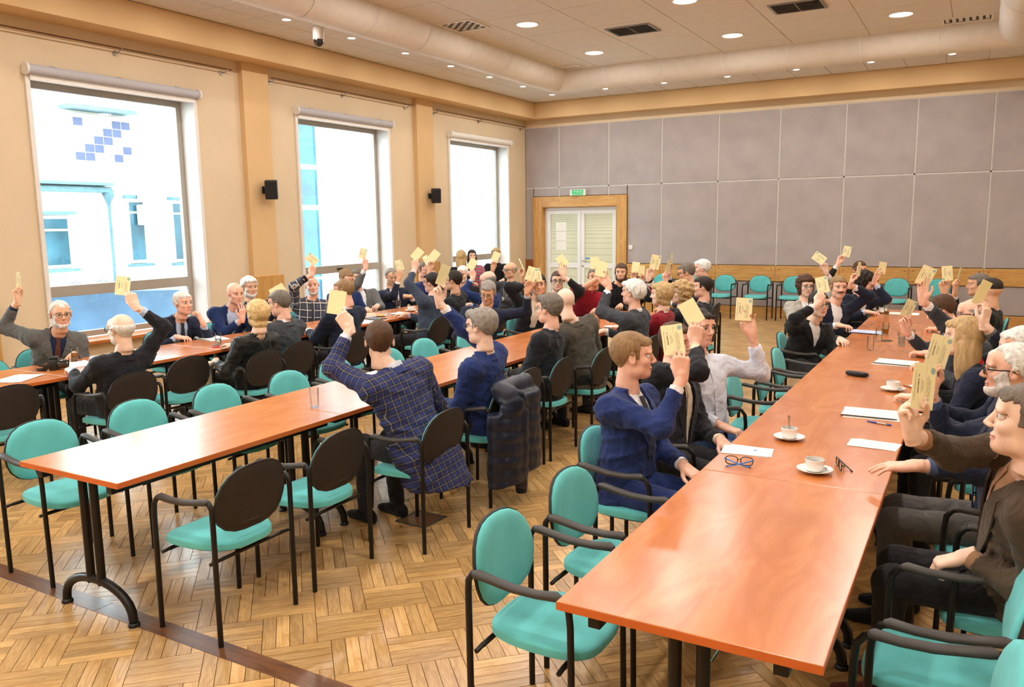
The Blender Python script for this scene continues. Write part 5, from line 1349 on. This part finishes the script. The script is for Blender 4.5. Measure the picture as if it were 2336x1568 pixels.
# padded coat over the back of a chair, scarf over an armrest
def drape():
    P, lo, n = grid((-.17, -.36, .10), (.18, .30, .9), .012)
    x, y, z = P.T
    def lobe(cy, w, z0, z1, xo, d):
        q = np.sqrt(((y-cy)/w)**2+((x-xo)/d)**2); return np.maximum((q-1)*min(w, d), np.maximum(z0-z, z-z1))
    puff = .009*np.abs(np.sin((z+.12*y+.02*sines(P, 8, 14))*PI/.085))**.7
    d = smin(lobe(-.10, .125, .17, .72, .075, .06)-puff, lobe(.12, .12, .2, .74, .07, .055)-puff, .02)
    d = smin(d, cap(P, (.0, -.17, .79), (.0, .2, .79), .058, .055), .06)
    d = smin(d, cap(P, (.06, -.14, .76), (.10, -.11, .70), .07, .06), .04)
    d = smin(d, cap(P, (.11, -.06, .62), (.10, -.05, .12), .05, .042)-.5*puff, .012)
    d = smin(d, lobe(-.24, .06, .16, .64, .02, .05)-puff*.8, .02)
    d = d+.004*sines(P, 4, 70)
    V, Q = snets(d.reshape(n), lo, .012); V, Q = largest_only(relax(V, Q, 1, .3), Q)
    pm('puffer', (28, 34, 52), .42, var=.12, scale=14, bump=.5, bscale=60)
    c = thing('padded_coat', 'dark navy padded coat hung over the chair of the man in blue suit', 'coat', (6.25, -11.62, 0)); link('coat_shell', quads_to_mesh('coat_shell', V, Q, ['puffer']), c)
    link('cuff', MB().tube([(.10, -.05, .135), (.10, -.05, .075)], [.042, .038], 14).mesh('cuff', 'black', smooth=50), c)
    link('hood_edge', MB().tube([(.07, -.16, .80), (.13, -.10, .76), (.13, -.04, .68), (.09, .02, .66)], [.02, .03, .03, .02], 10).mesh('hood_edge', 'puffer', smooth=50), c)
    P, lo, n = grid((-.05, -.06, .30), (.06, .06, .71), .008); x, y, z = P.T
    d = smin(np.maximum(np.sqrt((x/.028)**2+(y/.036)**2)*.028-.028+.004*np.sin(x*300+z*20), np.maximum(.34-z, z-.665)), cap(P, (-.0, -.02, .67), (0, .02, .67), .034, .034), .03)
    V, Q = snets(d.reshape(n), lo, .008); V, Q = largest_only(relax(V, Q, 1, .3), Q)
    tag(link('scarf', quads_to_mesh('scarf', V, Q, [pm('scarf_beige', (222, 200, 168), .9, bump=.4, bscale=90)]), None, (3.10, -11.49, 0)), 'beige scarf hanging over the armrest beside the blonde woman', 'scarf')
drape()
person('white-haired man with glasses, grey jacket and brown tie by the nearest window', (2.000, -12.109, 1.134), (1.740, -12.109), -20, R=('up', (1.719, -12.254, 1.258), {'card': (1.683, -12.262, 1.436), 'tilt': 0, 'turn': 72, 'palm': 1, 'clabel': 'yellow voting card held up by the man in grey jacket by the nearest window'}), L=('table',), look=-18, top='grey_tweed', shirt='dark_blue_shirt', tie='tie_brown', hair=('receding', 'hair_white'), beard=('stubble', 'hair_white'), specs='metal', skn='skin_tan', seat='+x')
person('bald man in black suit and glasses seen from behind at the window table', (3.360, -12.477, 1.120), (3.300, -12.477), 178, R=('up', (3.322, -12.333, 1.270), {'card': (3.263, -12.361, 1.439), 'tilt': 5, 'palm': -1, 'clabel': 'yellow voting card held up by the bald man in black suit nearest the front'}), L=('table',), look=186, top='black_suit', shirt='blue_shirt', hair=('bald', 'hair_white'), beard=('stubble', 'hair_white'), specs='black', belly=0.03, seat='-x')
person('white-haired man in navy suit and dark tie, hand raised to his mouth', (1.950, -10.799, 1.111), (1.690, -10.799), -8, R=('table',), L=('at', (2.198, -10.782, 0.928), {'pose': 'curl', 'fing': (-0.35, -0.1, 0.9), 'palm': (-0.6, -0.6, 0.1)}), look=-4, top='navy', shirt='blue_shirt', tie='tie_dark', hair=('short', 'hair_white'), skn='skin_pink', seat='+x')
person('bald man in bright navy suit with both hands over his mouth', (1.950, -10.124, 1.153), (1.690, -10.124), -15, R=('at', (2.158, -10.235, 0.897), {'pose': 'flat', 'fing': (0.05, 0.05, 1), 'palm': (-0.9, 0.2, 0)}), L=('at', (2.188, -10.146, 0.908), {'pose': 'flat', 'fing': (0, 0, 1), 'palm': (-0.9, 0, 0)}), look=-15, pitch=-6, top='bright_navy', shirt='blue_shirt', hair=('none', 'hair_sand'), skn='skin_pink', seat='+x')
person('man with thick white hair and white beard behind the bald man', (1.450, -9.461, 1.156), (1.590, -9.461), -20, R=('table',), L=('table',), look=-20, top='navy', hair=('volume', 'hair_white'), beard=('full', 'hair_white'), skn='skin_tan', seat='+x')
person('bald smiling man in black and white checked shirt raising his arm', (1.793, -8.780, 1.136), (1.690, -8.780), -30, R=('up', (1.849, -8.866, 1.285), {'card': (1.872, -8.841, 1.464), 'tilt': -52, 'palm': -1, 'clabel': 'yellow voting card held up by the man in checked shirt'}), L=('table',), look=-42, roll=-8, top='plaid_black', style='shirt', hair=('none', 'hair_sand'), beard=('stubble', 'hair_white'), skn='skin_pink', belly=0.02, seat='+x')
person('man in blue suit and dark glasses with short sandy hair, looking down', (1.796, -8.150, 1.181), (1.690, -8.150), -15, R=('table',), L=('table',), look=-8, pitch=-18, top='bright_navy', hair=('short', 'hair_sand'), specs='black', skn='skin_pink', seat='+x')
person('man in grey jacket whose raised sleeve covers his face', (1.494, -7.580, 1.148), (1.600, -7.580), -45, R=('up', (1.687, -7.655, 1.303), {'card': (1.673, -7.652, 1.484), 'tilt': 10, 'palm': -1, 'clabel': 'yellow voting card held up by the man whose grey sleeve covers his face'}), L=('table',), look=-40, top='mid_grey', shirt='white_shirt', vopen=0.03, hair=('short', 'hair_salt'), skn='skin_pink', belly=0.03, seat='+x')
person('balding man in navy suit by the middle window, hand before his face', (1.617, -6.980, 1.125), (1.690, -6.980), -40, R=('up', (1.791, -7.069, 1.122), {'card': (1.817, -7.045, 1.301), 'tilt': -16, 'palm': -1, 'clabel': 'yellow voting card held up by the balding man by the middle window'}), L=('at', (1.961, -7.003, 0.860), {'pose': 'fist', 'fing': (-0.8, -0.4, 0.1), 'palm': (0, 0.3, -0.9)}), look=-32, pitch=-14, top='navy', tie='tie_plum', hair=('receding', 'hair_grey'), skn='skin_tan', seat='+x')
person('man in blue suit with short grey hair half hidden at the far window table', (1.620, -6.200, 1.174), (1.690, -6.200), -15, R=('table',), L=('up', (1.755, -6.271, 1.150), {'card': (1.739, -6.268, 1.331), 'tilt': -28, 'turn': 30, 'clabel': 'yellow voting card held up by the half hidden man in blue suit'}), look=-12, top='bright_navy', hair=('short', 'hair_salt'), skn='skin_pink', seat='+x')
person('woman with bobbed blonde hair and black leather jacket seen from behind', (3.500, -11.262, 1.115), (3.400, -11.262), 176, R=('table',), L=('armrest',), look=168, sc=0.95, top='leather_black', style='blouse', hair=('bob', 'hair_blonde'), legs='black', seat='-x')
person('grey-haired man in charcoal suit seen from behind next to the blonde woman', (3.240, -10.746, 1.154), (3.300, -10.746), 180, R=('up', (2.984, -10.550, 1.118), {'card': (3.013, -10.534, 1.246), 'tilt': 60, 'back': True, 'clabel': 'yellow voting card held up by the grey-haired man in charcoal suit'}), L=('table',), look=196, pitch=-8, top='charcoal', hair=('short', 'hair_salt'), skn='skin_pink', sc=1.05, seat='-x')
person('man in navy suit with cropped fair hair seen from behind', (3.360, -9.984, 1.213), (3.350, -9.984), 172, R=('table',), L=('table',), look=205, pitch=-6, top='navy', hair=('crop', 'hair_sand'), skn='skin_pink', sc=1.04, seat='-x')
person('dark-haired man in slate blue suit with glasses, arm stretched up in front', (3.320, -8.381, 1.183), (3.360, -8.520), 184, R=('table',), L=('up', (3.098, -8.372, 1.336), {'card': (3.102, -8.356, 1.517), 'tilt': 40, 'back': True, 'palm': -1, 'clabel': 'yellow voting card held up by the man in slate blue suit'}), look=184, top='slate', shirt='blue_shirt', tie='tie_plum', cuff='pink_cuff', hair=('short', 'hair_dark'), specs='metal', skn='skin_pink', seat='-x')
person('dark-haired man in black suit and glasses seen from behind at the window table', (3.380, -8.023, 1.186), (3.360, -7.930), 188, R=('up', (3.026, -7.951, 1.298), {'card': (3.045, -7.932, 1.478), 'tilt': 40, 'back': True, 'clabel': 'yellow voting card held up by the dark-haired man in black suit'}), L=('table',), look=198, top='black_suit', shirt='pale_blue', hair=('short', 'hair_dark'), specs='black', skn='skin_tan', seat='-x')
person('white-haired man with short white beard facing the room at the window table', (2.471, -6.420, 1.144), (2.471, -6.300), -95, R=('table',), L=('table',), look=-72, pitch=-6, top='black', shirt='maroon', vopen=0.05, hair=('short', 'hair_white'), beard=('stubble', 'hair_white'), skn='skin_pink', seat='-y')
person('bald man in blue suit and glasses behind the man looking down', (3.402, -7.250, 1.134), (3.450, -7.250), 184, R=('table',), L=('up', (3.228, -7.288, 1.165), {'card': (3.199, -7.295, 1.344), 'tilt': 32, 'back': True, 'palm': -1, 'clabel': 'yellow voting card held up by the bald man in blue suit'}), look=196, pitch=-10, top='bright_navy', shirt='blue_shirt', hair=('bald', 'hair_grey'), specs='metal', skn='skin_pink', seat='-x')
person('smiling bald man in grey suit and black glasses near the far corner', (2.934, -5.850, 1.177), (2.934, -5.850), -100, R=('up', (2.868, -6.180, 1.209), {'card': (2.881, -6.159, 1.389), 'tilt': 25, 'back': True, 'clabel': 'yellow voting card held up by the smiling bald man in grey suit'}), L=('table',), look=-105, seat='-y', top='charcoal', shirt='light_grey', tie='mid_grey', hair=('bald', 'hair_grey'), specs='black', skn='skin_tan')
person('woman with long ash blonde hair, her back turned, by the far window', (0.950, -4.131, 1.285), (0.950, -4.131), 130, R=('table',), L=('table',), look=120, sc=0.93, top='black', style='blouse', hair=('long', 'hair_ash'), legs='black', hipz=0.56, seat='+x')
person('woman with long dark hair and flowered dress by the far window', (0.720, -3.408, 1.268), (0.720, -3.408), -40, R=('table',), L=('table',), look=-50, sc=0.92, hs=0.95, top='floral', style='blouse', hair=('long', 'hair_dark'), legs='black', hipz=0.56, seat='+x')
person('woman in black with short fair hair by the far window', (0.800, -2.680, 1.264), (0.800, -2.680), -60, R=('table',), L=('table',), look=-65, sc=0.95, top='black', style='blouse', hair=('bob', 'hair_ash'), legs='black', hipz=0.56, seat='+x')
person('man in navy suit and light blue shirt looking down through thin glasses', (4.480, -9.005, 1.150), (4.320, -8.955), -48, R=('table',), L=('up', (4.848, -8.856, 1.174), {'card': (4.897, -8.813, 1.344), 'tilt': 18, 'palm': 1, 'clabel': 'yellow voting card held up by the man looking down in light blue shirt'}), look=-72, pitch=-20, roll=6, top='navy', shirt='blue_shirt', vopen=0, hair=('short', 'hair_grey'), specs='metal', skn='skin_tan', belly=0.02, seat='+x')
person('man in dark suit hidden behind his card, black strap on his wrist', (4.659, -8.200, 1.179), (4.500, -8.200), -45, R=('up', (4.655, -8.348, 1.150), {'card': (4.697, -8.321, 1.295), 'tilt': -12, 'clabel': 'yellow voting card held up by the man in dark suit hidden behind it'}), L=('up', (4.507, -8.218, 1.246), {'card': (4.464, -8.238, 1.404), 'tilt': -24, 'turn': 84, 'clabel': 'white edge of a voting card seen beside the far door'}), look=-60, top='black_suit', shirt='beige_shirt', hair=('short', 'hair_dark'), skn='skin_tan', watch=1, seat='+x')
person('young man with glasses and brown hair in black, two fingers spread round his card', (4.571, -7.550, 1.176), (4.460, -7.550), -50, R=('table',), L=('up', (4.694, -7.635, 1.236), {'card': (4.678, -7.634, 1.417), 'tilt': -36, 'pose': 'open', 'back': True, 'clabel': 'yellow voting card held up by the young man in black with glasses'}), look=-62, top='black', style='knit', hair=('crop', 'hair_brown'), specs='black', skn='skin_pale', seat='+x')
person('man in dark red polo shirt with his bare arm across his face', (4.772, -6.920, 1.187), (4.520, -6.920), -50, R=('up', (4.932, -7.175, 1.207), {'card': (4.897, -7.189, 1.377), 'tilt': 0, 'back': True, 'palm': -1, 'clabel': 'yellow voting card held up by the man in red polo shirt'}), L=('table',), look=-62, top='maroon', style='polo', hair=('crop', 'hair_salt'), skn='skin_tan', seat='+x')
person('smiling bearded man in a black shirt beside the door', (4.837, -6.200, 1.200), (4.600, -6.200), -55, R=('table',), L=('table',), look=-74, top='black', style='shirt', hair=('short', 'hair_brown'), beard=('full', 'hair_brown'), skn='skin_tan', seat='+x')
person('man with glasses hidden behind two cards next to the bearded man', (4.810, -5.550, 1.100), (4.620, -5.550), -60, R=('up', (4.825, -5.688, 1.061), {'card': (4.836, -5.673, 1.241), 'tilt': 8, 'back': True, 'clabel': 'left one of two yellow voting cards side by side beyond the white-haired man'}), L=('up', (4.928, -5.657, 1.031), {'card': (4.920, -5.657, 1.194), 'tilt': 3, 'turn': 35, 'back': True, 'clabel': 'right one of two yellow voting cards side by side beyond the white-haired man'}), look=-60, top='black', style='shirt', hair=('bald', 'hair_grey'), specs='black', skn='skin_tan', seat='+x')
person('man in blue checked jacket seen from behind with his arm raised', (5.867, -12.512, 1.190), (6.120, -12.450), 166, R=('table',), L=('up', (5.632, -12.474, 1.253), {'card': (5.549, -12.517, 1.409), 'tilt': 8, 'back': True, 'palm': -1, 'clabel': 'yellow voting card held up by the man in blue checked jacket, plain side out'}), look=128, top='plaid_blue', shirt='pale_blue', hair=('short', 'hair_brown'), skn='skin_pale', skirt=0.1, sc=1.03, seat='-x')
person('grey-haired man in blue suit, glasses and patterned tie, profile turned left', (6.064, -11.688, 1.190), (6.060, -11.620), 180, R=('up', (5.798, -11.703, 1.348), {'card': (5.778, -11.701, 1.529), 'tilt': 20, 'turn': 52, 'back': True, 'palm': 1, 'clabel': 'yellow voting card held up by the grey-haired man in blue suit, nearly edge-on'}), L=('lap',), look=181, top='blue_suit', shirt='white_shirt', tie='tie_blue', hair=('quiff', 'hair_grey'), specs='metal', skn='skin_pale', seat='-x')
person('heavy grey-haired man in black suit and tinted glasses, profile turned left', (5.937, -10.443, 1.180), (5.930, -10.490), 184, R=('lap',), L=('lap',), look=176, top='black_suit', shirt='pale_blue', hair=('quiff', 'hair_salt'), specs='metal', skn='skin_pink', belly=0.05, sc=1.04, jaw=0.1, seat='-x')
person('bald man in brown-grey suit bent forward, seen from behind', (5.863, -9.999, 1.190), (6.030, -9.920), 158, R=('table',), L=('table',), look=140, pitch=-14, top='brown_grey', shirt='white_shirt', hair=('none', 'hair_sand'), skn='skin_pale', sc=1.08, belly=0.03, seat='-x')
person('man with thick white hair in charcoal jacket, profile turned left', (6.093, -9.000, 1.199), (6.140, -9.000), 180, R=('table',), L=('up', (5.847, -9.000, 1.252), {'card': (5.782, -9.024, 1.420), 'tilt': 14, 'pose': 'open', 'back': True, 'clabel': 'yellow voting card held up by the man with thick white hair'}), look=176, pitch=4, top='charcoal', shirt='white_shirt', hair=('volume', 'hair_white'), skn='skin_pink', sc=1.05, belly=0.03, seat='-x')
person('woman with short blonde hair in dark red jacket', (6.152, -8.360, 1.131), (6.160, -8.360), 180, R=('up', (6.008, -8.242, 1.281), {'card': (6.036, -8.220, 1.452), 'tilt': 12, 'turn': 20, 'clabel': 'yellow voting card held up by the woman in dark red jacket'}), L=('table',), look=184, sc=0.93, top='maroon', hair=('bob', 'hair_ash'), skn='skin_pale', watch=1, seat='-x')
person('woman with curly blonde hair and black glasses in a black top', (6.165, -7.780, 1.102), (6.170, -7.780), 190, R=('table',), L=('table',), look=210, sc=0.92, top='black', style='blouse', hair=('curly', 'hair_ash'), specs='black', skn='skin_pale', legs='black', seat='-x')
person('dark-haired man in black suit sitting behind the curly-haired woman', (6.225, -7.180, 1.120), (6.200, -7.180), 182, R=('up', (5.864, -7.242, 1.171), {'card': (5.840, -7.245, 1.352), 'tilt': 20, 'turn': 68, 'clabel': 'yellow voting card held up by the dark-haired man behind the curly-haired woman, edge-on'}), L=('table',), look=196, top='black_suit', hair=('short', 'hair_dark'), skn='skin_pink', sc=1.04, seat='-x')
person('grey-haired man in black suit and glasses leaning forward at the far end', (5.816, -6.500, 1.236), (5.970, -6.500), 190, R=('up', (5.638, -6.486, 1.232), {'card': (5.625, -6.489, 1.395), 'tilt': 6, 'turn': 80, 'clabel': 'yellow voting card held up by the grey-haired man leaning forward, a thin edge'}), L=('table',), look=198, pitch=-14, top='black', hair=('short', 'hair_salt'), specs='black', skn='skin_tan', seat='-x')
person('white-haired man half hidden at the far end of the middle table', (5.813, -5.850, 1.249), (5.850, -5.850), 184, R=('table',), L=('table',), look=200, top='charcoal', hair=('short', 'hair_white'), skn='skin_pink', seat='-x')
person('man in blue suit and dark tie with sandy grey hair, profile turned right', (7.445, -12.443, 1.200), (7.400, -12.460), -8, R=('up', (7.687, -12.483, 1.121), {'card': (7.665, -12.486, 1.302), 'tilt': -8, 'palm': -1, 'clabel': 'voting card held up by the man in blue suit in front of another face'}), L=('lap',), look=24, top='blue_suit', shirt='white_shirt', tie='tie_dark', hair=('short', 'hair_sand'), skn='skin_pink', belly=0.02, legs='blue_suit', seat='+x')
person('man in black jacket and pale shirt whose face is behind a card', (7.380, -11.568, 1.145), (7.430, -11.850), -18, R=('up', (7.492, -11.624, 1.156), {'card': (7.483, -11.615, 1.338), 'tilt': -30, 'palm': -1, 'back': True, 'clabel': 'blank side of a voting card above the man in black jacket'}), L=('lap',), look=-22, top='black_suit', shirt='beige_shirt', vopen=0.02, hair=('short', 'hair_brown'), skn='skin_pink', seat='+x')
person('man in pale blue shirt and jeans, hand spread high behind his card', (7.420, -11.222, 1.197), (7.450, -11.280), -30, R=('lap',), L=('up', (7.701, -11.019, 1.132), {'card': (7.648, -11.037, 1.306), 'tilt': 4, 'turn': 10, 'pose': 'open', 'palm': 1, 'clabel': 'yellow voting card held up by the man in pale blue shirt', 'hint': (0.6, 0.4, -0.9)}), look=-30, top='pale_blue', style='shirt', hair=('short', 'hair_dark'), skn='skin_pink', legs='jeans', belly=0.03, seat='+x')
person('young man in black suit and glasses, card hiding his forehead', (7.678, -8.360, 1.090), (7.520, -8.360), -42, R=('up', (7.671, -8.534, 1.110), {'card': (7.721, -8.489, 1.279), 'tilt': -12, 'palm': -1, 'clabel': 'yellow voting card held up by the young man in black suit'}), L=('table',), look=-52, top='black', shirt='white_shirt', hair=('short', 'hair_dark'), specs='metal', skn='skin_pale', seat='+x')
person('young man with moustache and sandy hair in navy suit', (7.669, -7.100, 1.149), (7.550, -7.100), -45, R=('table',), L=('up', (7.824, -7.152, 1.173), {'card': (7.864, -7.117, 1.348), 'tilt': 6, 'turn': 74, 'clabel': 'yellow voting card held up by the young man with moustache, edge-on'}), look=-64, top='navy', shirt='white_shirt', hair=('short', 'hair_sand'), beard=('moustache', 'hair_brown'), skn='skin_pink', seat='+x')
person('young man with brown curls and glasses in a light grey jacket', (7.205, -6.350, 1.090), (7.200, -6.350), -50, R=('table',), L=('up', (7.386, -6.251, 1.246), {'card': (7.330, -6.269, 1.418), 'tilt': -56, 'clabel': 'yellow voting card held up by the young man with brown curls'}), look=-58, top='light_grey', hair=('curly', 'hair_brown'), specs='metal', skn='skin_pale', seat='+x')
person('dark curly-haired man in navy suit bending his head', (7.785, -5.750, 1.102), (7.600, -5.750), -35, R=('table',), L=('up', (7.887, -5.813, 1.125), {'card': (7.959, -5.759, 1.283), 'tilt': 10, 'turn': 40, 'pose': 'open', 'back': True, 'clabel': 'yellow voting card held up by the dark curly-haired man bending his head'}), look=-10, pitch=-26, top='navy', shirt='white_shirt', cuff='blue_shirt', hair=('curly', 'hair_dark'), skn='skin_pink', seat='+x')
person('man with short brown hair in black suit at the far end of the right-hand table', (7.522, -4.086, 1.160), (7.520, -4.086), -45, R=('up', (7.290, -4.234, 1.253), {'card': (7.354, -4.185, 1.417), 'tilt': 14, 'turn': 10, 'clabel': 'yellow voting card held up by the brown-haired man furthest along the right-hand table'}), L=('table',), look=-56, top='black', hair=('short', 'hair_brown'), skn='skin_pink', seat='+x')
person('man with brown-grey hair in brown checked jacket and brown shirt, nearest on the right', (9.105, -13.280, 1.230), (9.160, -12.930), 180, R=('up', (8.827, -13.378, 1.180), {'card': (8.805, -13.387, 1.336), 'tilt': 6, 'turn': 52, 'palm': 1, 'clabel': 'yellow voting card held up by the man in brown jacket, turned aside'}), L=('armrest',), look=178, pitch=6, top='brown_tweed', shirt='brown_shirt', cuff='brown_shirt', vopen=0.06, hair=('short', 'hair_salt'), skn='skin_pale', belly=0.03, skirt=0.08, hs=1.05, shoes='shoe_brown', seat='-x')
person('man with white hair, beard and black glasses in navy jacket on the right', (9.086, -12.111, 1.200), (9.110, -12.250), 180, R=('up', (8.824, -12.187, 1.096), {'card': (8.805, -12.188, 1.277), 'tilt': 17, 'turn': 34, 'palm': 1, 'clabel': 'yellow voting card held up by the bearded man with black glasses'}), L=('at', (8.756, -12.649, 0.865), {'pose': 'flat', 'fing': (-0.9, -0.1, -0.12), 'palm': (0, 0, -1)}), look=184, top='navy', shirt='denim_jacket', vopen=0.06, hair=('receding', 'hair_white'), beard=('full', 'hair_white'), specs='black', skn='skin_pink', legs='grey_trousers', seat='-x')
person('man with white hair in navy suit cut off by the right edge', (9.152, -11.279, 1.180), (9.170, -11.279), 180, R=('table',), L=('table',), look=186, top='navy', hair=('short', 'hair_white'), skn='skin_pink', seat='-x')
person('woman with long straight blonde hair, navy jacket and red top', (8.881, -10.720, 1.160), (9.050, -10.720), 182, R=('up', (8.941, -10.812, 1.254), {'card': (8.965, -10.788, 1.433), 'tilt': 28, 'turn': 58, 'back': True, 'palm': -1, 'clabel': 'yellow voting card held up by the woman with long blonde hair'}), L=('table',), look=176, sc=0.94, top='navy', shirt='red', vopen=0.02, cuff='mid_grey', hair=('long', 'hair_ash'), skn='skin_pale', legs='black', lapel=True, seat='-x')
person('bald man in charcoal suit and glasses at the right-hand table', (8.916, -9.534, 1.170), (9.070, -9.534), 180, R=('up', (8.600, -9.561, 1.263), {'card': (8.606, -9.548, 1.444), 'tilt': 28, 'turn': 20, 'pose': 'open', 'clabel': 'yellow voting card held up by the bald man at the right-hand table'}), L=('table',), look=184, top='charcoal', hair=('bald', 'hair_grey'), specs='black', skn='skin_pink', seat='-x')
person('brown-haired man in charcoal suit leaning over his papers', (8.697, -8.907, 1.130), (9.020, -8.907), 180, R=('up', (8.499, -8.995, 0.965), {'card': (8.470, -9.000, 1.144), 'tilt': 28, 'turn': 42, 'clabel': 'yellow voting card held up by the brown-haired man leaning over his papers'}), L=('table',), look=186, pitch=-22, top='charcoal', hair=('short', 'hair_brown'), skn='skin_pink', seat='-x')
person('man with dark hair faded at the sides in black suit, seen from behind', (9.049, -7.318, 1.170), (9.060, -7.318), 172, R=('up', (8.707, -7.230, 1.145), {'card': (8.680, -7.235, 1.325), 'tilt': -3, 'turn': 25, 'flip': True, 'clabel': 'yellow voting card held up by the man with faded dark hair'}), L=('table',), look=142, top='black', hair=('fade', 'hair_dark'), skn='skin_tan', sc=1.05, seat='-x')
person('grey-haired man in black suit behind the man with faded hair', (8.946, -6.278, 1.150), (9.060, -6.278), 180, R=('up', (8.785, -6.266, 1.079), {'card': (8.766, -6.269, 1.258), 'tilt': 15, 'turn': 82, 'clabel': 'yellow voting card held up by the grey-haired man behind, only its edge showing'}), L=('table',), look=196, top='black', hair=('short', 'hair_salt'), skn='skin_tan', seat='-x')
